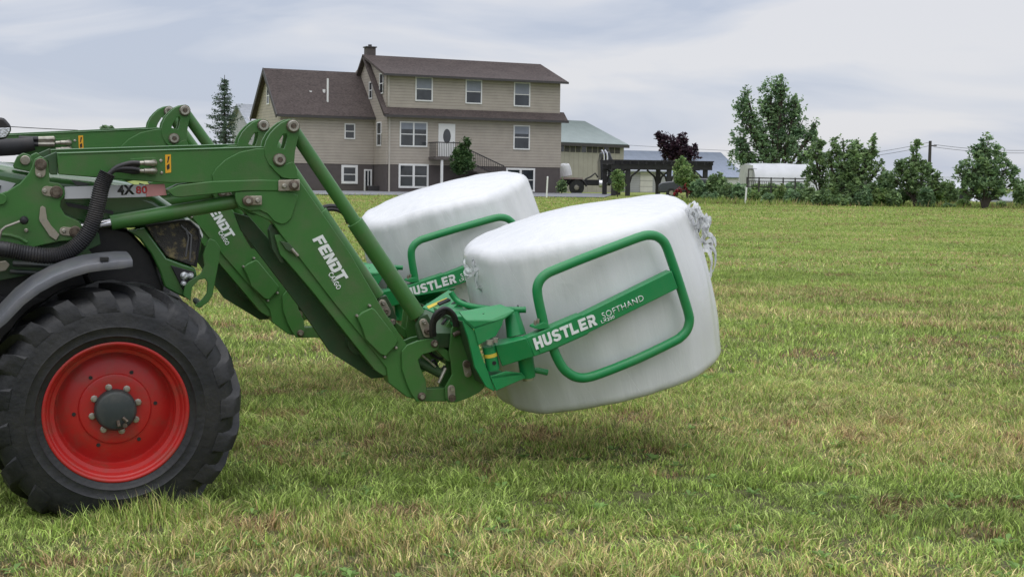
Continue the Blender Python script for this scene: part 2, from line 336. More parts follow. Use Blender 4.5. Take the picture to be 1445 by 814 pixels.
# balcony, stairs
bu0, bw = P(609, 223, -.6); bu1, _ = P(644, 223, -.6)
dk = B(); dk.box(bu0, bu1, -1.3, -.04, wd0-.24, wd0-.04); dkk = dk.build('balcony', deckm, hr)
b = B(); b.box(bu0+.45, bu0+.60, -1.25, -1.10, zb, wd0-.245); b.build('post', trimw, dkk)
b = B()
for x in np.arange(bu0+.03, bu1, .13): b.box(x, x+.025, -1.28, -1.255, wd0-.04, wd0+.9)
b.box(bu0, bu1, -1.30, -1.235, wd0+.9, wd0+.97)
for y in np.arange(-1.2, -.1, .16): b.box(bu0, bu0+.025, y, y+.025, wd0-.04, wd0+.9)
b.box(bu0-.003, bu0+.045, -1.234, -.05, wd0+.9, wd0+.965); b.build('railing', railm, dkk)
su1 = P(709, 238, -1.0)[0]; n = 13; b = B(); st_h = wd0-.2-zb - .9
for i in range(n):
    a = i/n; x0 = bu1+(su1-bu1)*a; x1 = bu1+(su1-bu1)*(i+1)/n; z = wd0-.15-(wd0-.15-.9)*a*.92
    b.box(x0, x1+.03, -1.25, -.12, z-.17, z-.10)
    b.box(x0, x1, -1.29, -1.252, z-.42, z-.08)
stairs = b.build('stairs', deckm, hr)
b = B(); zz = lambda x: wd0-.15-(wd0-.15-.9)*(x-bu1)/(su1-bu1)*.92
for x in np.arange(bu1, su1, .14): b.box(x, x+.025, -1.285, -1.255, zz(x)-.1, zz(x)+.85)
b.tube([(bu1, -1.27, zz(bu1)+.9), (su1, -1.27, zz(su1)+.88)], .04, 8); b.tube([(bu1, -1.27, zz(bu1)+.1), (su1, -1.27, zz(su1)+.08)], .03, 8); b.build('handrail', railm, stairs)
b = B(); x0 = P(651, 240, -.02)[0]; b.box(bu1-.2, P(704, 240, 0)[0], -1.2, -.05, zb, .95); b.build('stair_landing', found, hr)
# downspouts
for x in (.10,): b = B(); b.box(x, x+.10, -.14, -.05, 0, z1-.25); b.box(x-.02, x+.08, -.02+.05, .12, z1+.5, z2-.1); b.build('downspout', gutter, hr)
# side wall windows (left gable of the main block)
def side_window(u, l0, l1, w0, w1, root=hr, trim=trimw):
    b = B(); t = .08
    b.box(u-.04, u+.01, l0, l1, w1-t, w1); b.box(u-.04, u+.01, l0, l1, w0, w0+t); b.box(u-.04, u+.01, l0, l0+t, w0+t, w1-t); b.box(u-.04, u+.01, l1-t, l1, w0+t, w1-t); b.box(u-.03, u+.01, l0+t, l1-t, (w0+w1)/2-.03, (w0+w1)/2+.03)
    o = b.build('window', trim, root); g = B(); g.box(u-.012, u+.004, l0+t*.5, l1-t*.5, w0+t*.5, w1-t*.5); g.build('pane', glass, o)
side_window(-.03, 1.0, 1.9, zf+1.25, zf+2.9); side_window(-.03, .65, 1.45, z1+1.35, z1+2.75); side_window(-.03, 2.9, 3.6, z1+1.1, z1+2.3)
# wing
wl = -P(545, 200, 0)[0]; uL = hF.p(396, 200, setb)[0]; wz = hF.p(460, 162, setb)[1]; wzr = hF.p(440, 99.5, setb+3.1)[1]; wD = 6.2; zfw = hF.p(460, 231, setb)[1]
b = B(); b.box(uL, -.034, setb, setb+wD, zb, zfw); b.build('foundation_wall', found, hr)
b = B(); b.box(uL-.03, -.034, setb-.03, setb+wD+.03, zfw, wz)
v = [(uL-.03, setb-.03, wz), (uL-.03, setb+wD+.03, wz), (uL-.03, setb+wD/2, wzr-.1)]; v2 = [(a+.13, c, d) for a, c, d in v]
b.face(v); b.face(v2); b.face([v[0], v[2], v2[2], v2[0]]); b.face([v[1], v[2], v2[2], v2[1]]); b.build('siding_wall', siding, hr)
b = B(); slab(b, (uL-.35, setb-.4, wz-.08), (-.035, setb-.4, wz-.08), (-.035, setb+wD/2, wzr), (uL-.35, setb+wD/2, wzr), .16)
slab(b, (uL-.35, setb+wD+.4, wz-.08), (-.035, setb+wD+.4, wz-.08), (-.035, setb+wD/2, wzr), (uL-.35, setb+wD/2, wzr), .16)
wroof = b.build('roof', shingle, hr)
b = B(); b.box(uL-.35, -.07, setb-.52, setb-.41, wz-.26, wz-.10); b.build('gutter', trimd, hr)
b = B(); slab(b, (uL-.42, setb-.45, wz-.12), (uL-.352, setb-.45, wz-.12), (uL-.352, setb+wD/2, wzr+.02), (uL-.42, setb+wD/2, wzr+.02), .28)
slab(b, (uL-.42, setb+wD+.45, wz-.12), (uL-.352, setb+wD+.45, wz-.12), (uL-.352, setb+wD/2, wzr+.02), (uL-.42, setb+wD/2, wzr+.02), .28); b.build('rake_board', trimd, hr)
for px_, py_, r_ in ((463, 147, .07),):
    u, w = hF.p(px_, py_, setb+.6); b = B(); b.cyl((u, setb+.7, w-.2), (u, setb+.7, w+1.75), r_, 12); b.cyl((u, setb+.7, w-.1), (u, setb+.7, w+.05), .28, 14, .1); b.build('vent_pipe', trimw, wroof)
for px_, py_ in ((438, 131), (457, 129)):
    u, w = hF.p(px_, py_, setb+1.5); b = B(); b.cyl((u, setb+1.45, w-.3), (u, setb+1.45, w+.12), .10, 10); b.build('roof_vent', trimw, wroof)
window(hr, hF, 486, 501, 174.5, 196.6, setb-.03, 1, 0, .08); window(hr, hF, 481.6, 504.6, 233, 259.4, setb, 1, 0, .17)
side_window(uL-.03, setb+.9, setb+1.5, zfw+1.0, zfw+2.1); side_window(uL-.03, setb+2.6, setb+3.2, zfw+1.0, zfw+2.1); side_window(uL-.03, setb+2.7, setb+3.4, wz+.7, wz+1.9)
a0, b1 = hF.p(513.5, 239, setb); a1, b0 = hF.p(524.3, 271, setb)
b = B(); t = .10; b.box(a0, a1, setb-.06, setb+.01, b1-t, b1); b.box(a0, a0+t, setb-.06, setb+.01, zb, b1-t); b.box(a1-t, a1, setb-.06, setb+.01, zb, b1-t); b.box((a0+a1)/2-.02, (a0+a1)/2+.04, setb-.05, setb+.01, zb, b1-t); dd = b.build('patio_door', trimw, hr)
g = B(); g.box(a0+.05, a1-.05, setb-.012, setb+.004, zb, b1-.05); g.build('pane', glass, dd)
b = B(); u, w = hF.p(529, 266, setb-.8); b.box(u-.6, u+.5, setb-1.2, setb-.6, zb, .42); tag(b.build('storage_box', railm, None, .03), 'low dark storage box beside the basement door of the farmhouse', 'box').matrix_world = hF.M
# neighbouring grey gable far behind the left of the house
f2 = Frame(gnd(352, 135), R(25)); n2 = empty('neighbour_house', f2.M); tag(n2, 'distant grey gabled house peeking out left of the farmhouse roof', 'house')
grey_side = striped('grey_siding', (.40, .40, .42), 2, .2, .4, .14, .6, .7); grey_roof = mat('grey_metal_roof', (.30, .32, .35), .5, .2)
wt = f2.p(357, 147)[1]; we = f2.p(342, 170)[1]
b = B(); qa = [(0, 0, -.1), (0, 7, -.1), (0, 7, we), (0, 3.5, wt), (0, 0, we)]; qb = [(6, c, d) for a, c, d in qa]; b.face(qa); b.face(qb[::-1])
for i in range(5): b.face([qa[i], qb[i], qb[(i+1) % 5], qa[(i+1) % 5]])
b.build('wall', grey_side, n2)
b = B(); slab(b, (-.4, -.5, we-.3), (6.4, -.5, we-.3), (6.4, 3.5, wt+.15), (-.4, 3.5, wt+.15), .15); slab(b, (-.4, 7.5, we-.3), (6.4, 7.5, we-.3), (6.4, 3.5, wt+.15), (-.4, 3.5, wt+.15), .15); b.build('roof', grey_roof, n2)
# metal shed right of the house
sF = Frame(gnd(774, 116), R(42)); sh = empty('metal_shed', sF.M); tag(sh, 'beige metal workshop with pale green roof just right of the farmhouse', 'shed')
beige = striped('beige_ribbed_metal', (.36, .335, .285), 0, .55, .5, .12, .5, .8); greenroof = striped('pale_green_metal_roof', (.205, .25, .235), 0, .6, .4, .07, .45, .88)
x1 = sF.p(880, 230)[0]; zt = sF.p(835, 202)[1]; zrr = sF.p(815, 170.5, 5)[1]
b = B(); b.box(-6, x1, 0, 10, -.1, zt)
v = [(x1-.02, 0, zt), (x1-.02, 10, zt), (x1-.02, 5, zrr-.2)]; v2 = [(x1-.3, c, d) for a, c, d in v]; b.face(v); b.face(v2); b.build('wall', beige, sh)
b = B(); slab(b, (-6, -.35, zt-.02), (x1+.2, -.35, zt-.02), (x1+.2, 5, zrr), (-6, 5, zrr), .12); slab(b, (-6, 10.4, zt), (x1+.2, 10.4, zt), (x1+.2, 5, zrr), (-6, 5, zrr), .12); b.build('roof', greenroof, sh)
b = B(); b.box(-6, x1+.25, -.42, -.352, zt-.32, zt-.08); b.build('fascia', trimd, sh)
for i in range(11):
    a = sF.p(789+i*7.9, 207)[0]; c = sF.p(789+i*7.9+6.6, 207)[0]; w1 = sF.p(830, 206.5)[1]; w0 = sF.p(830, 215.5)[1]
    o = B().box(a, c, -.03, .01, w0, w1).build('window', trimd if i % 4 else glass, sh)
# long blue-grey roofed barn behind
bF = Frame(gnd(872, 160), R(16)); bn = empty('long_barn', bF.M); tag(bn, 'long low barn with blue grey metal roof behind the pergola', 'barn')
blue = striped('blue_grey_metal_roof', (.19, .225, .29), 0, .9, .3, .06, .4, .88)
x0 = -4; x1 = bF.p(1052, 246)[0]; zt = bF.p(960, 249)[1]; zr_ = bF.p(960, 214, 7)[1]
B().box(x0, x1-.3, 0, 14, -.1, zt).build('wall', mat('white_barn_wall', (.55, .55, .55), .6), bn)
b = B(); slab(b, (x0, -.3, zt), (x1, -.3, zt), (x1, 7, zr_), (x0, 7, zr_), .12); slab(b, (x0, 14.3, zt), (x1, 14.3, zt), (x1, 7, zr_), (x0, 7, zr_), .12); b.build('roof', blue, bn)
# small garage seen under the pergola
gF = Frame(gnd(893, 126), R(5)); gr = empty('small_garage', gF.M); tag(gr, 'small grey garage with white roll-up door seen through the pergola', 'garage')
B().box(gF.p(886, 250)[0], gF.p(939, 250)[0], 0, 6, -.1, gF.p(915, 240)[1]).build('wall', grey_side, gr)
B().box(gF.p(903.5, 250)[0], gF.p(921, 250)[0], -.06, .01, -.05, gF.p(915, 243.5)[1]).build('door', striped('white_garage_door', (.62, .60, .56), 2, .5, .4), gr)
b = B(); zt = gF.p(915, 240)[1]; xa, xb = gF.p(884, 250)[0], gF.p(942, 250)[0]; slab(b, (xa, -.4, zt-.1), (xb, -.4, zt-.1), (xb, 3, zt+.7), (xa, 3, zt+.7), .12); slab(b, (xa, 6.4, zt-.1), (xb, 6.4, zt-.1), (xb, 3, zt+.7), (xa, 3, zt+.7), .12); b.build('roof', grey_roof, gr)
# pergola
pF = Frame(gnd(858, 96), R(6)); pg = empty('pergola', pF.M); tag(pg, 'dark timber pergola with curved braces in front of the purple tree', 'pergola')
wood = mat('black_stained_wood', (.020, .019, .020), .7, var=.3)
zt = pF.p(930, 228)[1]; zb2 = pF.p(930, 239)[1]; xe = pF.p(1000, 240)[0]
posts = [pF.p(x, 250)[0] for x in (866, 886, 944, 995)]
for l in (0, 3.6):
    for x in posts:
        pp = B().box(x-.15, x+.15, l-.12, l+.12, -.1, zb2).build('post', wood, pg)
    B().box(.15, xe+.2, l-.2, l-.125, zb2-.02, zb2+.3).build('beam', wood, pg)
    for x, s in ((posts[0], 1), (posts[1], -1), (posts[1], 1), (posts[3], -1), (posts[2], 1), (posts[2], -1)):
        b = B(); b.tube([(x+s*.1, l, zb2-1.0), (x+s*.25, l, zb2-.5), (x+s*.8, l, zb2-.03)], .07, 6); b.build('brace', wood, pg)
for i in range(13):
    x = .2+(xe-.1)*i/12; b = B(); b.prism([(x, zb2+.30), (x+.06, zb2+.30), (x+.06, zt), (x, zt)], -.6, 4.2); b.build('rafter', wood, pg)
b = B()
for k in range(16): l = -.5+k*.3; b.box(.05, xe+.25, l, l+.06, zt+.001, zt+.07)
b.build('lattice', wood, pg)
# ------------------------------------------------------------------ flatbed truck with a small white bale
tF = Frame(gnd(790, 105), R(3)); tk = empty('flatbed_truck', tF.M); tag(tk, 'dark flatbed truck parked beside the farmhouse, rear half showing with twin chrome exhaust stacks', 'truck')
tz = tF.p(815, 251)[1]; T = lambda px_: tF.p(px_, 262)[0]
B().box(T(788), T(822), 0, 2.4, tz-.12, tz).build('flatbed', mat('grey_deck', (.28, .25, .24), .7, dust=(.3, .08, .06), dfac=.6), tk)
B().box(T(786), T(862), .3, 2.1, tz-.55, tz-.125).build('chassis', G['black'], tk, .03)
for x in (814, 806 - 34):
    c = (T(x), .45); o = B().lathe([(.2, 0), (.30, .02), (.54, 0), (.56, .05), (.56, .25), (.54, .3), (.2, .3)], c, 28).build('wheel', G['tyre'], tk)
    B().lathe([(.0, .06), (.14, .05), (.25, .08), (.28, .03)], c, 20).build('rim', G['steel'], o)
b = B(); b.tube([(T(814)+.72*math.cos(a), .15, .45+.66*math.sin(a)) for a in np.linspace(.1, PI-.1, 12)], .07, 6); b.build('mudguard', G['black'], tk)
cabp = [(T(848), tz-.1), (T(847), tz+1.2), (T(850), tz+1.9), (T(860), tz+1.95), (T(866), tz+1.2), (T(880), tz+1.0), (T(884), tz-.4), (T(848), tz-.5)]
B().prism(cabp, .2, 2.2).build('cab', mat('dark_truck_cab', (.03, .032, .038), .3, coat=.4), tk, .06)
for dx in (0, 4.5):
    b = B(); x = T(851.5+dx); zt = tF.p(852, 212)[1]; b.tube([(x, -.02, tz-.2), (x, -.02, zt-.5), (x-.05, -.02, zt-.2), (x-.2, -.02, zt)], .075, 10); b.build('exhaust_stack', G['chrome'], tk)
B().cyl((T(845), -.1, .75), (T(856), -.1, .75), .28, 20).build('fuel_tank', mat('polished_tank', (.75, .75, .75), .25, .6), tk)
b = B(); b.tube([(T(826), .2, tz-.1), (T(834), .2, tz+.1), (T(840), .2, tz+.35), (T(844), .2, tz+.05)], .06, 8); b.build('hose', G['rubber'], tk)
# ------------------------------------------------------------------ parked car by the pergola
cF = Frame(gnd(928, 91), R(-8)); car = empty('parked_car', cF.M); tag(car, 'dark grey car parked beneath the pergola, half hidden by the near bale', 'car')
q = lambda *p: [cF.p(a, c) for a, c in p]
zc = 1.30
cp = [(0, .35), (0, .85), (.25, 1.0), (.9, 1.08), (1.5, zc-.03), (2.0, zc), (3.1, zc-.02), (3.9, 1.12), (4.3, 1.05), (4.4, .4)]
B().prism(cp, 0, 1.75).build('body', mat('dark_car_paint', (.035, .04, .05), .2, coat=.7), car, .07, segs=3)
B().prism([(1.1, 1.1), (1.6, zc-.09), (3.0, zc-.09), (3.6, 1.12)], -.006, .01).build('side_window', glass, car)
for x in (.85, 3.55):
    o = B().lathe([(.12, 0), (.2, -.02), (.31, -.01), (.33, .04), (.33, .2), (.1, .2)], (x, .33), 24).build('wheel', G['tyre'], car); B().lathe([(.0, -.01), (.2, -.005)], (x, .33), 16).build('rim', G['steel'], o)
# red flowering planter thing near the small tree
# ------------------------------------------------------------------ poles and posts
polem = mat('pole_wood', (.045, .04, .038), .85)
g = gnd(1309, 120); up_ = empty('utility_pole', Matrix.Translation(g)); tag(up_, 'dark wooden utility pole rising behind the orchard trees', 'pole')
s_ = Frame(g, 0); zt = s_.p(1310, 199)[1]
b = B(); b.tube([(0, 0, -.3), (0, 0, zt)], [.16, .12], 10); b.build('pole', polem, up_)
b = B(); b.box(-.1, .55, -.05, .05, zt-.45, zt-.35); b.build('crossarm', polem, up_)
def wire(name, a, c, sag, label):
    pts = []
    for i in range(25):
        t = i/24; p = Vector(a).lerp(Vector(c), t); p.z -= sag*4*t*(1-t); pts.append(p)
    tag(B().tube(pts, .018, 5).build(name, G['black']), label, 'wire', 'overhead power lines')
def at(px_, py_, Y): d = ray(px_, py_); return CAM + d*(Y/d.y)
top = g + Vector((0, 0, zt))
wire('power_line', top+Vector((.3, 0, -.3)), at(1560, 204, 118), .5, 'upper overhead wire running right from the utility pole')
wire('power_line', top+Vector((.3, 0, -.5)), at(1560, 208, 118), .5, 'lower overhead wire running right from the utility pole')
wire('power_line', top+Vector((0, 0, -.1)), at(1100, 222, 150), .5, 'upper overhead wire running left from the utility pole')
wire('power_line', top+Vector((0, 0, -.4)), at(1100, 226, 150), .5, 'lower overhead wire running left from the utility pole')
wire('power_line', at(-120, 168, 60), at(110, 184, 64), .05, 'thin wire against the sky above the far green loader, left edge')
wire('power_line', at(870, 204, 160), at(1120, 216, 160), .1, 'thin wire crossing the sky above the long blue roof')
for px_, yt, yb, Y, lab in ((771.5, 249, 278, 86, 'white marker post standing by the driveway in front of the farmhouse corner'), (1052, 264.5, 290, 80, 'white marker post at the field edge left of the bushes')):
    p = gnd(px_, Y); s_ = Frame(p, 0); h = s_.p(px_, yt)[1]
    b = B(); b.tube([(-.03, 0, -.1), (.02, 0, h-.02), (.02, 0, h)], [.05, .05, .03], 8); o = b.build('marker_post', trimw); o.matrix_world = Matrix.Translation(p); tag(o, lab, 'post')
# ------------------------------------------------------------------ right hand outbuildings
hF2 = Frame(gnd(1057, 108), R(6)); ht = empty('polytunnel', hF2.M); tag(ht, 'white draped polytunnel standing behind the black rail fence', 'greenhouse')
plast = mat('polytunnel_cover', (.50, .51, .52), .45, var=.08, vscale=1.2, bump=.6, bscale=1.5, stretch=(1, 1, .3))
z0 = hF2.p(1090, 258)[1]; z1_ = hF2.p(1100, 230.5)[1]; xa = hF2.p(1067, 240)[0]; xb = hF2.p(1175, 240)[0]; b = B(); nu, na = 40, 14; grid = []
for i in range(nu+1):
    x = xa+(xb-xa)*i/nu; row = []
    for k in range(na+1):
        a = PI*k/na; dz = .06*mnoise.noise(Vector((x*.9+k*.35, k*.5, 3)))
        rr = 1-.0*dz; row.append(b.bm.verts.new((x, 2.6-2.6*math.cos(a)*rr+dz, max(.0, z0*.0+(z1_)*(math.sin(a)**.55)) + dz)))
    grid.append(row)
for i in range(nu):
    for k in range(na): b.bm.faces.new((grid[i][k], grid[i+1][k], grid[i+1][k+1], grid[i][k+1]))
b.bm.faces.new(grid[0]); b.bm.faces.new(grid[-1][::-1]); b.build('cover', plast, ht)
x = hF2.p(1057.5, 240)[0]; B().box(x, xa-.02, .8, 2.6, 0, hF2.p(1060, 233)[1]).build('end_wall', mat('pale_end_wall', (.46, .47, .44), .6), ht)
b = B(); xd = hF2.p(1070, 240)[0]; 
xd = x+.12
for k in (0, .62): b.box(xd+k, xd+k+.06, .74, .798, 0, z1_*.80)
b.box(xd, xd+.68, .74, .798, z1_*.80, z1_*.80+.06); b.build('door_frame', trimd, ht)
fF = Frame(gnd(1050, 92), R(3)); fe = empty('rail_fence', fF.M); tag(fe, 'black rail fence with wire infill below the white polytunnel', 'fence')
zt = fF.p(1090, 251)[1]
for px_ in (1054, 1071, 1088, 1105, 1122, 1139):
    x = fF.p(px_, 260)[0]; B().box(x-.04, x+.04, -.04, .04, -.1, zt+.02).build('post', railm, fe)
x0 = fF.p(1054, 260)[0]; x1 = fF.p(1140, 260)[0]; b = B(); b.box(x0, x1, -.03, .03, zt-.07, zt-.001); b.box(x0, x1, -.03, .03, zt-.26, zt-.21); b.box(x0, x1, -.03, .03, zt-.62, zt-.57); b.build('rail', railm, fe)
b = B()
for x in np.arange(x0, x1*.45, .14): b.box(x, x+.025, -.012, .012, zt-.57, zt-.26)
b.build('infill', railm, fe)
def shed(name, label, cat, px0, px1, py0, Y, depth, wm, rm, roof=.5, extra=None, th=0):
    f = Frame(gnd(px0, Y), R(th)); r = empty(name, f.M); tag(r, label, cat); x1 = f.p(px1, 285)[0]; z = f.p((px0+px1)/2, py0)[1]
    B().box(0, x1, 0, depth, -.1, z-.0).build('wall', wm, r)
    b = B(); slab(b, (-.3, -.3, z), (x1+.3, -.3, z), (x1+.3, depth/2, z+roof), (-.3, depth/2, z+roof), .1); slab(b, (-.3, depth+.3, z), (x1+.3, depth+.3, z), (x1+.3, depth/2, z+roof), (-.3, depth/2, z+roof), .1); b.build('roof', rm, r)
    if extra: extra(r, f, x1, z)
    return r
brownw = striped('red_brown_boards', (.20, .11, .085), 0, .25, .4); whitew = mat('white_wall', (.6, .61, .62), .5, var=.08, vscale=1)
def doors(r, f, x1, z):
    for k in range(4):
        x = x1*(k+.3)/4; B().box(x, x+x1*.13, -.04, .01, .1, z-.3).build('door', (trimw, trimd)[k % 2], r)
shed('low_shed', 'low brown shed with pale grey roof behind the rightmost orchard tree', 'shed', 1378, 1417, 285, 95, 5, brownw, mat('pale_roof', (.5, .5, .52), .5), .55, doors)
shed('white_outbuilding', 'white outbuilding with grey roof at the far right edge', 'shed', 1420, 1500, 284, 92, 5, whitew, grey_roof, .6, doors)
shed('storage_barn', 'wide pale storage barn low behind the orchard row', 'barn', 1235, 1376, 268, 135, 8, whitew, mat('pale_metal_roof', (.52, .54, .57), .5), 1.3)
def trailer(name, label, cat, px0, px1, py0, Y, m, depth=2.2, clear=.4):
    f = Frame(gnd(px0, Y), R(2)); r = empty(name, f.M); tag(r, label, cat); x1 = f.p(px1, 285)[0]; z = f.p((px0+px1)/2, py0)[1]
    B().box(0, x1, 0, depth, clear, z).build('body', m, r, .06)
    for x in (x1*.28, x1*.72): B().lathe([(.0, -.02), (.15, -.03), (.33, -.02), (.35, .2), (.0, .2)], (x, .33), 20).build('wheel', G['tyre'], r)
    B().box(.15, x1-.15, -.01, .012, z-.45, z-.2).build('side_stripe', glass, r)
trailer('stock_trailer', 'white box trailer standing behind the middle orchard tree', 'trailer', 1319, 1343, 279, 90, whitew)
trailer('dark_wagon', 'black enclosed wagon parked left of the rightmost orchard tree', 'wagon', 1344, 1368, 283, 88, mat('black_wagon', (.012, .012, .018), .35))
trailer('pale_cart', 'pale cart between the orchard trunks beside a low bush', 'cart', 1256, 1278, 287, 90, whitew, clear=.3)
# ================================================================== VEGETATION
leafm = attr_mat('leaf', .5, .42); bark = mat('bark', (.055, .045, .036), .9, var=.3, vscale=8)
def leaves(centers, size, cols, jitter=.5):
    n = len(centers); a = RNG.normal(size=(n, 3)); a /= np.linalg.norm(a, axis=1)[:, None]; a[:, 2] *= .7
    b = RNG.normal(size=(n, 3)); b -= a*(a*b).sum(1)[:, None]/(a*a).sum(1)[:, None]; b /= np.linalg.norm(b, axis=1)[:, None]
    s = size*(1-jitter/2+RNG.random(n)*jitter)[:, None]; c = np.cross(a, b)
    V = np.stack([centers-a*s, centers+b*s*.42+c*s*.12, centers+a*s, centers-b*s*.42+c*s*.12], 1).reshape(-1, 3)
    return V, np.arange(n*4).reshape(n, 4), np.repeat(cols, 4, 0)
def tree(name, label, cat, px_, Y, blobs, size, dens, cols, trunk_r=.12, group=None, trunks=1, clump=.32, holes=.25, base=None):
    """blobs: ellipses of the crown in survey pixels (cx,cy,rx,ry); depth radius follows rx"""
    g = gnd(px_, Y); f = Frame(g, 0); root = empty(name, Matrix.Translation(g)); tag(root, label, cat, group); sca = FPX/Y
    pts = []; cc = []; cen = []; limb = []
    for bx, by, rx, ry in blobs:
        c = f.p(bx, by); rxm, rzm = rx/sca, ry/sca; rym = rxm*.8
        dy = RNG.uniform(-.35, .35)*rxm if len(blobs) > 3 else 0
        K = max(8, int(dens*3.4*rxm*rzm/(clump*clump)))
        dv = RNG.normal(size=(K, 3)); dv /= np.linalg.norm(dv, axis=1)[:, None]; rad = RNG.random(K)**.45
        cl = np.stack([c[0]+dv[:, 0]*rad*rxm, dy+dv[:, 1]*rad*rym, c[1]+dv[:, 2]*rad*rzm], 1)
        cl = cl[RNG.random(K) > holes]; limb.append(((c[0], dy, c[1]), rxm, rzm, cl))
        nf = int(len(cl)*6); dv = RNG.normal(size=(nf, 3)); dv /= np.linalg.norm(dv, axis=1)[:, None]; rad = RNG.random(nf)**.55*1.12
        pf = np.stack([c[0]+dv[:, 0]*rad*rxm, dy+dv[:, 1]*rad*rym, c[1]+dv[:, 2]*rad*rzm], 1); pts.append(pf); cc.append(np.array(cols)[RNG.integers(0, len(cols), nf)]*RNG.uniform(.7, 1.4, (nf, 1)))
        for k in range(len(cl)):
            m_ = RNG.integers(14, 30); cs = clump*RNG.uniform(.5, 1.1)
            dirv = RNG.normal(size=3)*np.array([.6, .6, .5])+np.array([0, 0, .55]); dirv /= np.linalg.norm(dirv)
            p = cl[k] + RNG.normal(size=(m_, 3))*cs*np.array([.26, .26, .22]) + dirv*(RNG.uniform(-1, 1, (m_, 1))*cs*.95); pts.append(p)
            base_c = cols[RNG.integers(len(cols))]; v = RNG.uniform(.7, 1.45)
            cc.append(np.clip(np.array(base_c)[None]*v*RNG.uniform(.75, 1.3, (m_, 1)), 0, 1))
    pts = np.concatenate(pts); cc = np.concatenate(cc); keep = pts[:, 2] > .05; pts = pts[keep]; cc = cc[keep]
    a1_, a2_, a3_ = RNG.uniform(0, 6, 3); kk = 2.2/clump*.3; gp_ = np.sin(pts[:, 0]*kk*1.9+pts[:, 2]*kk*1.1+a1_)+np.sin(pts[:, 1]*kk*1.3-pts[:, 2]*kk*2.1+a2_)+np.sin(pts[:, 0]*kk*2.7-pts[:, 1]*kk+a3_)
    ok = (gp_ < .75) | (RNG.random(len(pts)) < .25); pts = pts[ok]; cc = cc[ok]
    V, Fq, Cq = leaves(pts, size, cc); crown = pynp('crown', V, [Fq], Cq, leafm, root)
    b = B()
    tb = [(RNG.uniform(-.12, .12), 0) for _ in range(trunks)]
    zmin = min(l[0][2]-l[2] for l in limb)
    for i, (c, rxm, rzm, cl) in enumerate(limb):
        c = Vector(c); t0 = tb[i % trunks]; st = Vector((t0[0], 0, 0)); mid = Vector((st.x*.7+c.x*.15, c.y*.1, max(zmin, .3)*.8))
        b.tube([(st.x, 0, -.1), mid, mid.lerp(c, .55)+Vector((0, 0, -.05*rzm)), c, c+Vector((RNG.uniform(-.2, .2)*rxm, 0, rzm*.7))], [trunk_r, trunk_r*.6, trunk_r*.35, trunk_r*.2, trunk_r*.05], 7)
        for k in range(min(14, len(cl))):
            e = Vector(cl[k]); b.tube([mid.lerp(c, .4+.5*RNG.random()), e.lerp(c, .4)+Vector((0, 0, .05)), e], [trunk_r*.22, trunk_r*.12, trunk_r*.05], 5)
    b.build('trunk', bark, root); return root
GR = [(0.2, 0.294, 0.125), (0.163, 0.25, 0.112), (0.25, 0.35, 0.15), (0.138, 0.213, 0.1)]
GR_dark = [(0.156, 0.247, 0.13), (0.124, 0.208, 0.111), (0.195, 0.299, 0.15), (0.234, 0.338, 0.169)]
GR_light = [(.21, .31, .11), (.16, .26, .09), (.26, .35, .13)]
PURP = [(.055, .028, .042), (.075, .038, .052), (.040, .024, .036)]
tree('maple_tree', 'tall dense dark green tree behind the polytunnel, the biggest tree on the right', 'tree', 1092, 125,
     [(1050, 160, 16, 34), (1044, 205, 16, 26), (1068, 190, 20, 30), (1088, 140, 18, 34), (1100, 126, 16, 18), (1108, 165, 24, 30), (1112, 205, 28, 26), (1085, 220, 34, 20), (1124, 150, 14, 16), (1128, 182, 14, 22), (1143, 190, 10, 14), (1150, 176, 7, 9), (1138, 222, 16, 18), (1050, 230, 22, 14), (1148, 208, 8, 18), (1054, 134, 7, 14), (1090, 175, 28, 40)],
     .17, 1.5, GR_dark, .26, clump=.42, holes=.1)
tree('purple_plum_tree', 'dark purple leaved tree rising over the pergola', 'tree', 955, 104,
     [(942, 205, 14, 16), (935, 197, 9, 11), (958, 212, 16, 18), (963, 196, 7, 9), (975, 218, 12, 12), (948, 220, 14, 12), (980, 208, 5, 6), (929, 192, 4, 6)], .13, 1.9, PURP, .12, clump=.26, holes=.1)
tree('young_maple', 'small bright green tree standing in front of the pergola', 'tree', 967, 88, [(964, 246, 15, 16), (960, 232, 7, 9), (970, 255, 16, 12), (962, 226, 4, 7)], .13, 1.9, GR_light, .06, clump=.24, holes=.12)
tree('ornamental_tree', 'small leafy tree growing in front of the farmhouse stairs', 'tree', 652, 92, [(652, 218, 13, 14), (651, 235, 15, 12), (656, 202, 7, 9), (648, 227, 14, 12), (660, 228, 11, 12)], .12, 2.2, [(.055, .11, .035), (.04, .085, .03), (.08, .14, .05)], .06, clump=.22, holes=.06)
tree('round_shrub', 'round green shrub seen through the left pergola bay', 'shrub', 872, 92, [(872, 257, 10, 13), (872, 248, 7, 8)], .12, 2.2, GR_light, .04, clump=.2, holes=.05)
GP = 'orchard trees along the field edge'
tree('orchard_tree', 'loose leafy orchard tree just right of the polytunnel, leaning against its neighbour', 'tree', 1158, 82, [(1150, 215, 12, 14), (1162, 235, 18, 20), (1148, 250, 14, 18), (1155, 203, 8, 8), (1172, 258, 14, 16)], .13, 1.5, GR, .10, GP, clump=.27, holes=.2)
tree('orchard_tree', 'widest orchard tree with a forked spiky crown, left of the utility pole', 'tree', 1196, 80, [(1178, 212, 10, 16), (1200, 215, 12, 16), (1192, 235, 18, 18), (1226, 220, 13, 18), (1234, 202, 5, 14), (1215, 245, 22, 18), (1185, 258, 18, 18), (1205, 265, 24, 16), (1240, 240, 9, 20), (1170, 225, 10, 12), (1190, 202, 4, 10), (1212, 205, 4, 8), (1210, 232, 26, 26), (1198, 252, 30, 20)], .13, 1.4, GR, .13, GP, trunks=2, clump=.27, holes=.22)
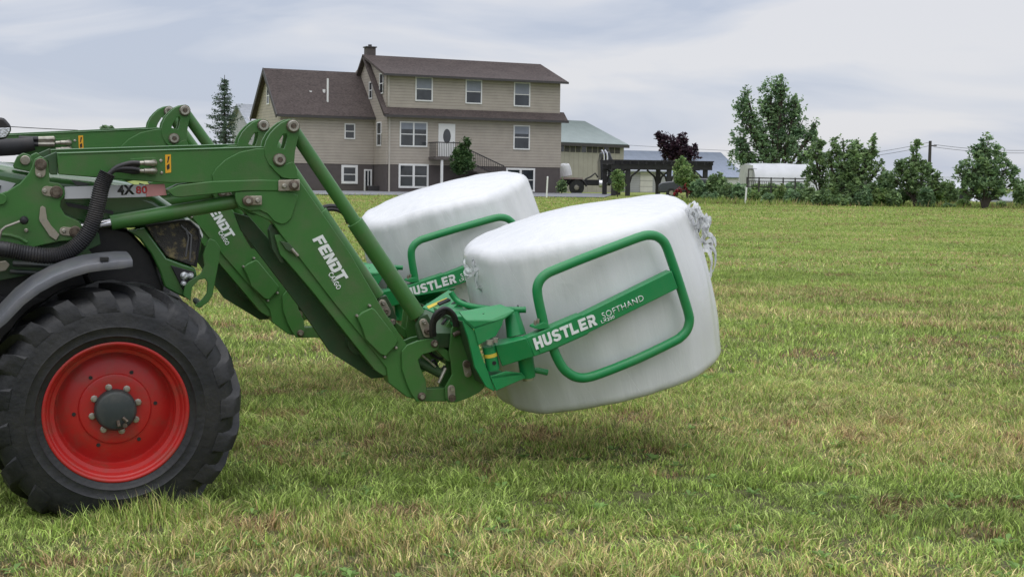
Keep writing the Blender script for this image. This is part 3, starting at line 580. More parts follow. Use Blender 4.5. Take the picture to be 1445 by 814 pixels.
tree('orchard_tree', 'narrow pointed orchard tree directly left of the utility pole', 'tree', 1289, 80, [(1288, 212, 6, 12), (1290, 228, 14, 12), (1278, 245, 17, 16), (1302, 248, 15, 16), (1285, 262, 26, 14), (1262, 252, 10, 14), (1318, 258, 10, 12), (1294, 203, 3, 6), (1270, 233, 6, 5), (1324, 246, 3, 10), (1330, 264, 9, 8), (1292, 250, 24, 24)], .125, 1.5, GR, .12, GP, clump=.26, holes=.2)
tree('orchard_tree', 'large broad orchard tree farthest right, forked trunk showing beneath its crown', 'tree', 1388, 78, [(1392, 200, 9, 12), (1385, 218, 17, 14), (1408, 216, 12, 10), (1372, 238, 19, 14), (1398, 238, 22, 16), (1420, 238, 12, 14), (1362, 252, 16, 12), (1385, 256, 26, 13), (1415, 264, 20, 13), (1378, 268, 24, 11), (1405, 272, 16, 8), (1432, 256, 9, 10), (1354, 268, 8, 6), (1350, 240, 5, 6), (1432, 242, 4, 5), (1440, 262, 7, 8), (1392, 236, 28, 30)], .125, 1.6, GR_dark+GR, .085, GP, trunks=2, clump=.27, holes=.16)
tree('orchard_tree', 'orchard tree cut by the right picture edge', 'tree', 1462, 84, [(1462, 262, 16, 16), (1470, 245, 10, 14)], .13, 1.5, GR, .1, GP, clump=.27, holes=.2)
SG = 'bushes along the far field edge'
for px_, Y, rx, ry, cyy, col, lab in ((1012, 86, 15, 17, 262, GR, 'big dark bush right of the small bright tree'), (1028, 85, 15, 12, 272, GR, 'wide low bush left of the white post at the field edge'), (985, 86, 12, 12, 268, GR_dark, 'dark bush tucked under the small bright tree'), (1001, 84, 8, 8, 279, GR_dark, 'low round bush in front of the big dark bush'),
        (1083, 81, 7, 8, 281, GR_dark, 'small round bush under the polytunnel'), (1118, 81, 11, 10, 279, GR_dark, 'bush in front of the right end of the black fence'), (1102, 82, 9, 12, 274, GR_light, 'light green bush by the black fence'), (1162, 79, 13, 11, 279, GR, 'bush left of the forked orchard tree'),
        (1140, 81, 10, 12, 276, GR, 'bush between the fence and the first orchard tree'), (1190, 79, 12, 9, 283, GR, 'low bush at the foot of the forked orchard tree'), (1218, 79, 11, 12, 280, GR_dark, 'dark bush right of the forked orchard trunk'), (1242, 80, 12, 12, 278, GR_light, 'light bush halfway to the pointed orchard tree'),
        (1262, 79, 8, 10, 280, GR, 'bush left of the pointed orchard tree'), (1307, 79, 10, 14, 279, GR_dark, 'tall dark bush below the utility pole'), (793, 100, 5, 9, 262, GR, 'little bush at the farmhouse corner by the truck'), (1338, 79, 7, 4, 291, GR, 'tiny bush left of the black wagon'),
        (1090, 96, 16, 9, 268, GR, 'wide bush behind the left half of the black rail fence'), (1120, 96, 16, 9, 267, GR_dark, 'wide dark bush behind the right half of the black rail fence'), (1070, 97, 10, 8, 268, GR_light, 'pale bush below the tunnel door'),
        (1337, 84, 12, 15, 270, GR, 'tall bush filling the gap right of the utility pole'), (1250, 84, 11, 20, 262, GR_dark, 'tall narrow bush between the forked and the pointed orchard trees'), (1441, 82, 10, 14, 274, GR, 'tall bush at the right picture edge'), (1358, 80, 9, 6, 288, GR_light, 'low pale bush in front of the black wagon'), (1412, 80, 8, 5, 290, GR, 'low bush in front of the brown shed'),
        (1175, 80, 12, 12, 277, GR_light, 'pale bush between the two leftmost orchard trees'), (1228, 81, 13, 13, 272, GR, 'taller bush behind the dark bush right of the forked trunk'), (1275, 81, 11, 9, 274, GR_dark, 'dark bush behind the pointed orchard tree'), (1322, 81, 9, 9, 272, GR_light, 'pale bush right of the utility pole foot'), (1062, 83, 9, 10, 278, GR_light, 'pale bush just right of the white field post'), (1045, 84, 12, 13, 272, GR_dark, 'dark bush left of the black rail fence')):
    tree('bush', lab, 'bush', px_, Y, [(px_, cyy, rx, ry), (px_-rx*.4, cyy+ry*.3, rx*.7, ry*.8), (px_+rx*.45, cyy+ry*.35, rx*.7, ry*.75)], .12, 3.2, col, .035, SG, clump=.2, holes=.06)
# red flowers by the young tree
tree('flower_bed', 'cluster of red flowers beneath the small bright tree', 'flowers', 962, 86, [(958, 268, 4, 4), (966, 264, 3, 5), (972, 270, 5, 5), (955, 273, 5, 4)], .07, 1.5, [(.38, .03, .05), (.20, .05, .05), (.06, .09, .04), (.05, .08, .03), (.28, .06, .08)], .02, clump=.14, holes=.1)
# distant spruce left
def spruce(px_, Y, py_top, half_px, label):
    g = gnd(px_, Y); f = Frame(g, 0); h = f.p(px_, py_top)[1]; root = empty('spruce_tree', Matrix.Translation(g)); tag(root, label, 'tree'); hw = half_px*Y/FPX
    b = B(); b.tube([(0, 0, -.1), (0, 0, h)], [.22, .02], 8); pts = []; cc = []
    z = h*.15
    while z < h*.985:
        t = 1-(z/h); L0 = hw*(t/.55)**.8 if t < .55 else hw; L0 *= RNG.uniform(.8, 1.15); nb = 7
        for k in range(nb):
            a = 2*PI*(k/nb)+RNG.uniform(-.4, .4); L1 = L0*RNG.uniform(.35, 1.2)+.1; e = Vector((math.cos(a)*L1, math.sin(a)*L1, z-.12*L1+.25*L1*RNG.random()))
            mid_ = Vector((e.x*.5, e.y*.5, z-.12*L1)); b.tube([(0, 0, z), mid_, e], [.035, .025, .008], 4)
            nn = int(12+L1*34); s = RNG.random(nn)**.7; p0 = np.array((0, 0, z)); p1 = np.array(mid_); p2 = np.array(e)
            p = (1-s)[:, None]**2*p0+2*((1-s)*s)[:, None]*p1+(s**2)[:, None]*p2 + RNG.normal(size=(nn, 3))*np.array([.10, .10, .07]); p[:, 2] -= RNG.random(nn)*.16
            pts.append(p); cc.append(np.array([(.105, .155, .11)])*RNG.uniform(.6, 1.5, (nn, 1)))
        z += .34*RNG.uniform(.85, 1.2)
    b.build('trunk', bark, root); pts = np.concatenate(pts); cc = np.concatenate(cc); V, Fq, Cq = leaves(pts, .10, cc); pynp('crown', V, [Fq], Cq, leafm, root)
spruce(317, 112, 106, 27, 'tall dark spruce standing against the sky left of the farmhouse')
tree('distant_tree', 'tiny treetop poking above the far loader beam at the left', 'tree', 152, 160, [(150, 183, 9, 5), (146, 180, 3, 3), (157, 181, 3, 3), (152, 195, 14, 12)], .2, 1.5, GR_dark, .12, clump=.3, holes=.3)
# rough verge at the field edge
grassm = attr_mat('grass_blade', .6, .35)
CG = np.array([(.29, .41, .105), (.40, .49, .185), (.19, .285, .08), (.56, .51, .28), (.44, .35, .20), (.36, .49, .14), (.27, .19, .115)])
def blades(n, yr, hr_, wr, seed, margin=1.25, bend=.5, dens=None, extra=0, zoff=0, pos=None):
    r = np.random.default_rng(seed); y0_, y1_ = yr
    Y = np.sqrt(y0_**2+(y1_**2-y0_**2)*r.random(n)); X = (r.random(n)*2-1)*(Y*(W_/2/FPX)*margin+2.2)
    if pos is not None: X, Y = pos; n = len(X)
    tuft = 1; c1 = vnoise(X, Y, .55, 1); c2 = vnoise(X, Y*1.6, 2.3, 2); c3 = vnoise(X*.35, Y, 1.1, 3); cf = vnoise(X, Y, .13, 4)
    keep = r.random(n) < np.clip(.20+.3*c1+1.1*cf, 0, 1); X, Y, c1, c2, c3, cf = [a[keep] for a in (X, Y, c1, c2, c3, cf)]; n = len(X)
    # blades in one spot lean the same way
    ang = vnoise(X, Y, .35, 5)*9+r.normal(size=n)*1.5; lean = (.25+.9*r.random(n))*bend*(.6+vnoise(X, Y, .5, 6))
    Hh = (hr_[0]+(hr_[1]-hr_[0])*r.random(n)**1.5)*(.60+.55*c1)*(.80+.4*c2)*(.40+1.25*cf); Wd = wr*(.6+.8*r.random(n))
    face = r.random(n)*PI; dx, dy = np.cos(face)*Wd/2, np.sin(face)*Wd/2; lx, ly = np.cos(ang)*lean*Hh, np.sin(ang)*lean*Hh
    Zb = zgn(Y)-.005+zoff
    def v(fx, fl, fz): return np.stack([X+dx*fx+lx*fl, Y+dy*fx+ly*fl, Zb+Hh*fz*np.where(fz > .9, 1-.25*np.minimum(lean, 1), 1)], -1)
    V = np.stack([v(-1, 0, 0), v(1, 0, 0), v(.75, .32, .55), v(-.75, .32, .55), v(0, 1, 1.0)], 1).reshape(-1, 3)
    i = np.arange(n)*5; Fq = [np.stack([i, i+1, i+2, i+3], -1), np.stack([i+3, i+2, i+4], -1)]
    straw = np.clip((c2-.42)*1.4+(c3-.5)*1.6+(r.random(n)-.5)*.9+.38-np.clip((Y-14)/50, 0, .30), 0, 1); pick = r.random(n)
    col = np.where((pick < straw*.55)[:, None], CG[np.where(r.random(n) < .6, 3, 4)], CG[np.array([0, 1, 2, 0, 5])[r.integers(0, 5, n)]])
    dead = (vnoise(X, Y, .42, 8) > .80) & (r.random(n) < .6); col = np.where(dead[:, None], CG[np.where(r.random(n) < .5, 4, 6)], col)
    kv = np.clip(1.15-Y/45, .25, 1)
    col = col*(.30+.60*(1-kv)*.75+.34*vnoise(X*.5, Y, .8, 9)+1.65*kv*r.random(n)**1.9)[:, None]*1.06*(1+.05*np.sin(Y*3.3+.12*X+2*vnoise(X, Y, 6, 12)))[:, None]*np.array([1.05, 1.0, .88])
    return V, Fq, np.repeat(col, 5, 0)
def grass(name, label, *sets):
    VV, F4, F3, CC = [], [], [], []; off = 0
    for V, Fq, c in sets: VV.append(V); F4.append(Fq[0]+off); F3.append(Fq[1]+off); CC.append(c); off += len(V)
    tag(pynp(name, np.concatenate(VV), [np.concatenate(F4), np.concatenate(F3)], np.concatenate(CC), grassm), label, 'grass', kind='stuff')
_g = np.random.default_rng(77); _t = _g.uniform(-.62, .62, 2600); _d = _g.random(2600)**1.4*.30-.02      # longer tufts left standing against the near tyre
_px = -2.29+_t*math.cos(R(20))+_d*math.sin(R(20)); _py = 8.20+_t*math.sin(R(20))-_d*math.cos(R(20))
grass('grass', 'short mown meadow grass, green with straw coloured patches', blades(2600, (7, 9), (.07, .17), .0062, 31, bend=.6, pos=(_px, _py)),
      blades(700000, (5.5, 15), (.03, .11), .0078, 1, 1.15, bend=.95), blades(560000, (15, 32), (.04, .11), .014, 2, 1.2, bend=.85), blades(310000, (32, 60), (.04, .10), .026, 3, 1.15, bend=1.1), blades(120000, (60, 88), (.05, .10), .045, 4, 1.12))
r = np.random.default_rng(5)
def verge(n, seed):
    V, Fq, c = blades(n, (78.5, 84.5), (.10, .38), .05, seed, 1.15)
    Vb = V.reshape(-1, 5, 3); k = Vb[:, 0, 0] > 9.5; Vb = Vb[k]; c = c.reshape(-1, 5, 3)[k]*.75; n = len(Vb); i = np.arange(n)*5
    return Vb.reshape(-1, 3), [np.stack([i, i+1, i+2, i+3], -1), np.stack([i+3, i+2, i+4], -1)], c.reshape(-1, 3)
grass('tall_grass', 'rough tall grass and weeds along the far edge of the field', verge(30000, 21))
# broadleaf weeds in the foreground
def weeds():
    r = np.random.default_rng(9); V = []; Cc = []; 
    for k in range(210):
        y = 6.9+8*r.random()**1.6; x = (r.random()*2-1)*y*.40; nL = r.integers(4, 9); s = r.uniform(.018, .045)
        for j in range(nL):
            a = 2*PI*j/nL+r.uniform(-.3, .3); d = np.array([math.cos(a), math.sin(a), 0]); p = np.array([-d[1], d[0], 0]); up = r.uniform(.2, .9); o = np.array([x, y, zg(x, y)+.015])
            t = o+d*s*1.6+np.array([0, 0, s*up*1.2]); mm_ = o+d*s*.8+np.array([0, 0, s*up*1.1]); V += [o, mm_+p*s*.42, t, mm_-p*s*.42]; c = np.array((.20, .33, .09))*r.uniform(.8, 1.5); Cc += [c]*4
    V = np.array(V); tag(pynp('weeds', V, [np.arange(len(V)).reshape(-1, 4)], np.array(Cc), grassm), 'small broadleaf weeds scattered through the foreground grass', 'weeds', kind='stuff')
weeds()
# ================================================================== TRACTOR WITH FRONT LOADER
TH, AL = R(20), R(2.0)
Y0 = 2000/243.0; Wc = CAM + ray(165, 583)*(Y0/ray(165, 583).y)
F0 = Frame(Wc, TH, AL)
o_ = Wc - F0.U*(Wc.z/F0.U.z); T1 = Frame(o_, TH, AL)
WC = T1.p(165, 583, 0.0)                               # wheel centre (u, w)
tr = empty('tractor', T1.M)
tag(tr, 'near green tractor front with big red-rimmed wheel and loader arms carrying the nearest bale', 'tractor', None)
LA = .62; TK = .13; SP = 1.08                          # outer face of the near arm, its thickness, spacing of the two arms
p, poly, p3 = T1.p, T1.poly, T1.p3
# ---- wheel
def make_wheel(par, l0=0.0, flip=False):
    Rt = .70; w = .54; s = -1 if flip else 1; L = lambda x: l0 + s*x
    prof = [(.405, .045), (.415, .02), (.44, .008), (.452, .002), (.458, -.006), (.466, -.004), (.50, -.012), (.505, -.016), (.512, -.0125), (.56, -.016), (.61, .0), (.645, .03), (.662, .07), (.668, .14), (.672, .27)]
    prof += [(r_, w-l_) for r_, l_ in prof[::-1][1:]]
    gr = lambda r_: r_ if r_ < .46 else .46+(r_-.46)*1.15
    prof = [(gr(r_), l_) for r_, l_ in prof]
    b = B(); b.lathe([(r_, L(l_)) for r_, l_ in prof], WC, 144)
    n = 19
    for side in (0, 1):
        for k in range(n):
            a0 = 2*PI*(k + side*.5)/n
            rows = []
            # lug: from low on the shoulder across to the centre line, sweeping forward
            for (t, hw, ri, ro) in ((-.012, .105, .585, .592), (.002, .100, .61, .652), (.030, .092, .64, .688), (.10, .060, .655, .706), (.20, .047, .66, .710), (.285, .042, .66, .706)):
                ri, ro = gr(ri), gr(ro)
                l_ = t if side == 0 else w - t
                ac = a0 + (t*1.15)
                rows.append([Vector((WC[0]+rr*math.cos(ac+e), L(l_), WC[1]+rr*math.sin(ac+e))) for rr, e in ((ri, -hw*.62/Rt*1.15), (ro, -hw*.5/Rt), (ro, hw*.5/Rt), (ri, hw*.62/Rt*1.15))])
            for i in range(len(rows)-1):
                for j in range(3): b.face([rows[i][j], rows[i+1][j], rows[i+1][j+1], rows[i][j+1]])
            b.face(rows[0]); b.face(rows[-1][::-1])
    for v in b.bm.verts:                                 # the loaded tyre flattens against the ground
        if v.co.z < .035: v.co.z = .035+(v.co.z-.035)*.12
    wh = b.build('wheel', G['tyre'], par, sharp=28)
    rb = B(); rb.lathe([(r_, L(l_)) for r_, l_ in ((.402, .20), (.400, .07), (.407, .045), (.420, .035), (.424, .024), (.418, .014), (.408, .012), (.400, .018), (.394, .030), (.392, .040), (.385, .043), (.380, .055), (.372, .075), (.350, .082), (.347, .10), (.345, .17), (.335, .182), (.322, .18), (.30, .165), (.235, .150), (.213, .147), (.208, .137), (.20, .134), (.16, .134), (.12, .134), (.0, .134))], WC, 96)
    rb.build('rim', G['rim'], wh, sharp=50)
    hb = B(); hb.lathe([(r_, L(l_)) for r_, l_ in ((.122, .14), (.121, .085), (.112, .07), (.10, .064), (.0, .060))], WC, 40); hb.build('hub', G['hub'], wh, sharp=40)
    hb = B()
    for a in (4.9, 5.5): hb.tube([(WC[0]+.055*math.cos(a), L(.062), WC[1]+.055*math.sin(a)), (WC[0]+.09*math.cos(a), L(.052), WC[1]+.09*math.sin(a))], .011, 8)
    hb.cyl((WC[0]+.05, L(.07), WC[1]-.085), (WC[0]+.05, L(.045), WC[1]-.085), .014, 10); hb.build('hub_valve', G['pin'], wh)
    for k in range(8):
        a = 2*PI*(k+.35)/8; c = (WC[0]+.137*math.cos(a), WC[1]+.137*math.sin(a))
        q = B(); q.lathe([(r_, L(l_)) for r_, l_ in ((.021, .136), (.021, .128), (.014, .126), (.014, .108), (.0, .106))], c, 8); q.build('lug_nut', G['steel'], wh, sharp=25)
    for k in range(6):
        q = B(); a = 2*PI*(k+.1)/6; c = (WC[0]+.236*math.cos(a), WC[1]+.236*math.sin(a)); q.lathe([(r_, L(l_)) for r_, l_ in ((.012, .1455), (.0, .1452))], c, 10); q.build('rim_hole', G['black'], wh)
    return wh
make_wheel(tr); make_wheel(tr, 2.3, True)
# ---- fender over the near wheel
pts = [(-70, 520), (-40, 478), (0, 446), (25, 420), (49, 402), (75, 388), (98, 379), (122, 372), (147, 368.5), (170, 366.5), (187, 366)]
c = [p(a, bb, -.01) for a, bb in pts]; b = B(); rows = []
sec = [(-.015, -.052), (-.018, -.030), (-.01, -.010), (.02, .002), (.12, .012), (.27, .016), (.42, .012), (.52, .0), (.55, -.015), (.553, -.05), (.54, -.05), (.535, -.018), (.50, -.014), (.27, .003), (.03, -.012), (.004, -.025), (.0, -.052)]
for i, (u, w) in enumerate(c):
    a, d = c[max(i-1, 0)], c[min(i+1, len(c)-1)]; t = Vector((d[0]-a[0], d[1]-a[1])).normalized(); n_ = Vector((-t.y, t.x)); k = 1 if i < len(c)-1 else .8
    rows.append([b.bm.verts.new((u+n_.x*hh*k, ll, w+n_.y*hh*k)) for ll, hh in sec])
for i in range(len(rows)-1):
    for j in range(len(sec)): b.bm.faces.new((rows[i][j], rows[i+1][j], rows[i+1][(j+1) % len(sec)], rows[i][(j+1) % len(sec)]))
b.bm.faces.new(rows[0][::-1]); b.bm.faces.new(rows[-1]); fd = b.build('fender', G['fender'], tr, sharp=40)
b = B(); a_, c_ = p(141, 366, .02), p(153, 369, .02); b.box(a_[0], c_[0], -.005, .05, c_[1]+.005, a_[1]+.012); b.build('fender_clip', G['black'], fd)
b = B(); b.tube([p3(120, 385, .3), p3(126, 400, .5), p3(120, 420, .7)], .022, 8); b.build('fender_stay', G['black'], fd)
# ---- chassis, inner arch
b = B(); a = p(232, 420, .9); lo = WC[1]-.12
b.prism([(-2.6, lo), (a[0]-.05, lo), (a[0]+.02, lo+.25), (a[0]-.10, a[1]-.02), (-2.6, a[1]+.15)], .86, 1.44); b.build('chassis', G['black'], tr, .02)
b = B(); b.cyl((WC[0], .30, WC[1]), (WC[0], 2.0, WC[1]), .11, 20); b.lathe([(.0, .28), (.2, .30), (.24, .36), (.22, .45), (.12, .5)], WC, 30); b.build('front_axle', G['loader_dark'], tr)
b = B(); b.prism(poly([(-260, 330), (100, 318), (150, 318), (183, 325), (214, 358), (232, 404), (228, 425), (100, 440), (-260, 470)], .88), .88, 1.42); b.build('inner_arch', G['black'], tr, .02)
# ---- hood
hood_l = .80
b = B(); b.prism(poly([(-420, 188), (-200, 206), (0, 232), (38, 238.5), (90, 246), (128, 250), (180, 258), (222, 274), (262, 302), (279, 318), (287, 333), (285, 354), (276, 382), (235, 368), (206, 322), (100, 325), (-420, 335)], hood_l), hood_l, 1.50); hood = b.build('hood', G['hood'], tr, .07, segs=6)
b = B(); b.prism(poly([(181, 326), (204, 321), (219, 342), (235, 364), (256, 372), (275, 378), (278, 388), (262, 421), (246, 413), (232, 405), (224, 380), (213, 358), (198, 338)], hood_l-.03), hood_l-.035, .88); b.build('arch_panel', G['hood'], tr, .01)
b = B(); b.prism(poly([(206, 319), (233, 315), (258, 311), (268, 313), (280, 324), (282, 339), (276, 377), (256, 370), (235, 362), (219, 341)], hood_l-.02), hood_l-.025, hood_l+.02); gl = b.build('side_grille', G['grille'], tr, .008)
b = B(); b.tube([p3(*q_, hood_l-.03) for q_ in ((206, 319), (233, 315), (258, 311), (268, 313), (280, 324), (282, 339), (276, 377))], .008, 8); b.build('grille_trim', G['black'], gl)
b = B(); b.tube([p3(*q_, hood_l-.03) for q_ in ((262, 322), (266, 335), (262, 362))], .006, 8); b.tube([p3(*q_, hood_l-.03) for q_ in ((255, 318), (270, 332), (268, 368))], .006, 8); b.build('grille_rib', G['fender'], gl)
b = B(); b.prism(poly([(261, 309.5), (268, 309.5), (280, 318), (286, 331), (285, 336), (280, 324), (268, 313.5)], hood_l-.01), hood_l-.03, hood_l+.05); b.build('nose_glint', G['white'], hood)  # white strip paints the sky reflection on the hood's front corner
b = B(); b.prism(poly([(241, 374.5), (274, 383.5), (274, 391), (259, 411)], hood_l-.05), hood_l-.052, hood_l); hl = b.build('headlight', G['black'], tr, .004)
b = B()
for q_, rr in (((260, 389), .026), ((269, 389), .02), ((259, 400), .019)):
    c_ = p(*q_, hood_l-.06); b.lathe([(rr, hood_l-.05), (rr, hood_l-.07), (rr*.6, hood_l-.082), (0, hood_l-.086)], c_, 16)
b.build('lens', G['lens'], hl)
b = B(); b.prism(poly([(-420, 214), (-200, 232), (0, 254), (22, 259), (14, 268), (0, 276), (-200, 262), (-420, 250)], hood_l-.004), hood_l-.005, hood_l+.002); b.build('hood_decal', G['decal_grey'], hood)
b = B(); b.prism(poly([(2, 262), (-30, 259), (-60, 256), (-60, 268), (-20, 275), (-2, 275)], hood_l-.009), hood_l-.010, hood_l-.0055); b.build('hood_decal_emblem', G['hub'], hood)
# grey swirl on the hood side, behind the mast
b = B(); b.prism(poly([(100, 254), (112, 256), (128, 259.5), (120, 262), (108, 262)], hood_l-.009), hood_l-.010, hood_l+.0); b.build('hood_swirl', G['fender'], hood)
# ---- guard bracket at the nose
gp = [(700, 320), (740, 335), (770, 380), (765, 460), (745, 560), (720, 700), (690, 750), (630, 790), (600, 775), (650, 730), (680, 690), (687, 620), (668, 590), (625, 600), (580, 650), (570, 742), (520, 705), (530, 640), (570, 600), (640, 560), (665, 500), (655, 430), (680, 350)]
b = B(); b.prism(poly([(150+x/4.79, 270+y/4.79) for x, y in gp], .72), .72, .75); b.build('guard_bracket', G['loader'], tr, .004)
b = B(); b.tube([p3(282, 430, .735), p3(276, 424, 1.0), p3(276, 424, 1.5)], .02, 10); b.build('guard_tube', G['loader_dark'], tr)
# ---- work light at the left edge
wlq = [(-26, 172), (-12, 165), (6, 166.5), (16, 178), (15.5, 185), (9, 196), (-12, 199), (-26, 192)]
b = B(); b.prism(poly(wlq, .55), .55, .68); wk = b.build('work_light', G['black'], tr, .015)
b = B(); b.prism(poly([(-22, 181), (14, 180.5), (13.5, 186), (8, 194), (-12, 196), (-22, 190)], .545), .543, .56); b.build('lens', G['lens'], wk, .004)
b = B(); b.tube([p3(-14, 196, .62), p3(-30, 212, .70), p3(-60, 225, .9)], .018, 8); b.build('lamp_stalk', G['black'], wk)
# ---- mast
mp_ = [(46, 234), (49, 225), (58, 220.5), (66, 225), (69, 235), (70, 257), (84, 259), (91, 266), (92, 275), (86, 283), (85, 292), (92, 304), (110, 312), (119, 322), (117, 333), (105, 339), (84, 341), (56, 347), (28, 355), (-20, 352), (-170, 372), (-170, 300), (-40, 285), (10, 270), (28, 259), (40, 246)]
b = B(); b.prism(poly(mp_, LA+.03), LA+.03, LA+.065); mast = b.build('loader_mast', G['loader'], tr, .006)
b = B(); b.prism(poly(mp_, LA+.03), LA+.03+SP, LA+.065+SP); mast2 = b.build('loader_mast', G['loader'], tr, .006)
b = B(); b.prism(poly([(88, 300), (112, 312), (140, 330), (142, 345), (125, 352), (138, 368), (142, 372), (100, 376), (-120, 420), (-120, 350), (60, 340)], LA+.10), LA+.10, LA+.14); b.build('mast_web', G['loader_dark'], mast, .004)
b = B(); b.prism(poly([(18, 234), (24, 221), (33, 216), (42, 219), (46, 228), (44, 243), (20, 238)], LA+.16), LA+.16, LA+.20); mp2 = b.build('mast_ear', G['loader'], mast, .005)
def disc(par, px_, py_, l, r, m_, name='pin', h=.02, nut=True):
    c_ = p(px_, py_, l); b = B(); b.lathe([(r, l+.03), (r, l-h+.004), (r-.004, l-h), (r*.62, l-h)] + ([(r*.6, l-h-.010), (0, l-h-.010)] if nut else [(0, l-h)]), c_, 20); return b.build(name, m_, par, sharp=30)
def pill(par, a, c, r, l, m_, h=.01, name='keeper_plate'):
    A = Vector(p(*a, l)); D = Vector(p(*c, l)); t = (D-A).normalized(); n_ = Vector((-t.y, t.x)); o = []
    for k in range(9): an = PI/2+PI*k/8; o.append(A+t*math.cos(an)*r+n_*math.sin(an)*r)
    for k in range(9): an = -PI/2+PI*k/8; o.append(D+t*math.cos(an)*r+n_*math.sin(an)*r)
    b = B(); b.prism([(q_.x, q_.y) for q_ in o], l-h, l); return b.build(name, m_, par, .002)
ml = LA+.03
pill(mast, (57, 244), (57, 236), .030, ml, G['plate']); disc(mast, 57.5, 232, ml, .036, G['pin'], h=.02); disc(mast, 56, 247.5, ml, .014, G['steel'], 'bolt')
pill(mast, (66, 269.5), (76, 271), .030, ml, G['plate']); disc(mast, 79.5, 271, ml, .038, G['pin']); disc(mast, 63, 269.5, ml, .014, G['steel'], 'bolt')
pill(mast, (90, 326), (100, 327), .026, ml, G['plate']); disc(mast, 106, 327, ml, .036, G['pin']); disc(mast, 90, 325.5, ml, .013, G['steel'], 'bolt')
disc(mp2, 35.5, 226.5, LA+.16, .030, G['steel'], h=.015, nut=False); disc(mast, 37, 325, ml, .012, G['steel'], 'bolt'); disc(mast, 1, 281, ml, .035, G['loader'], 'boss', nut=False)
b = B(); b.prism(poly([(57, 292), (60, 290.5), (64, 293), (66.5, 309), (72, 318), (84, 331), (79, 339), (70, 333), (56, 312), (55, 308)], ml), ml-.012, ml); b.build('latch_plate', G['plate'], mast, .002)
b = B(); b.tube([p3(-3, 345, ml-.05), p3(2, 325, ml-.06), p3(8, 320, ml-.06), p3(28, 312.5, ml-.06)], .008, 8); lv = b.build('lever', G['steel'], mast)
b = B(); c_ = p(34, 311, ml-.07); b.lathe([(0, ml-.10), (.016, ml-.095), (.026, ml-.075), (.026, ml-.055), (.015, ml-.035), (0, ml-.03)], c_, 16); b.build('knob', G['black'], lv)
b = B(); b.tube([p3(x_, y_, ml-.002) for x_, y_ in ((2, 331), (14, 332), (28, 336), (38, 342))], .012, 8); b.build('guide_bead', G['loader'], mast)
b = B(); b.prism(poly([(92, 286), (100, 287), (160, 298), (160, 303), (96, 291.5)], LA+.09), LA+.09, LA+.12); b.build('link_bar', G['black'], mast)
b = B(); b.tube([p3(18, 372, LA+.05), p3(60, 374, LA+.05), p3(98, 379, LA+.08)], .018, 8); b.tube([p3(14, 383, LA+.06), p3(56, 385, LA+.06), p3(94, 389, LA+.1)], .014, 8); b.build('steel_pipe', G['hub'], mast)
b = B(); b.prism(poly([(-4, 370), (8, 368), (14, 374), (8, 382), (-4, 384)], LA+.02), LA+.02, LA+.05); b.build('clip_block', G['plate'], mast, .004)
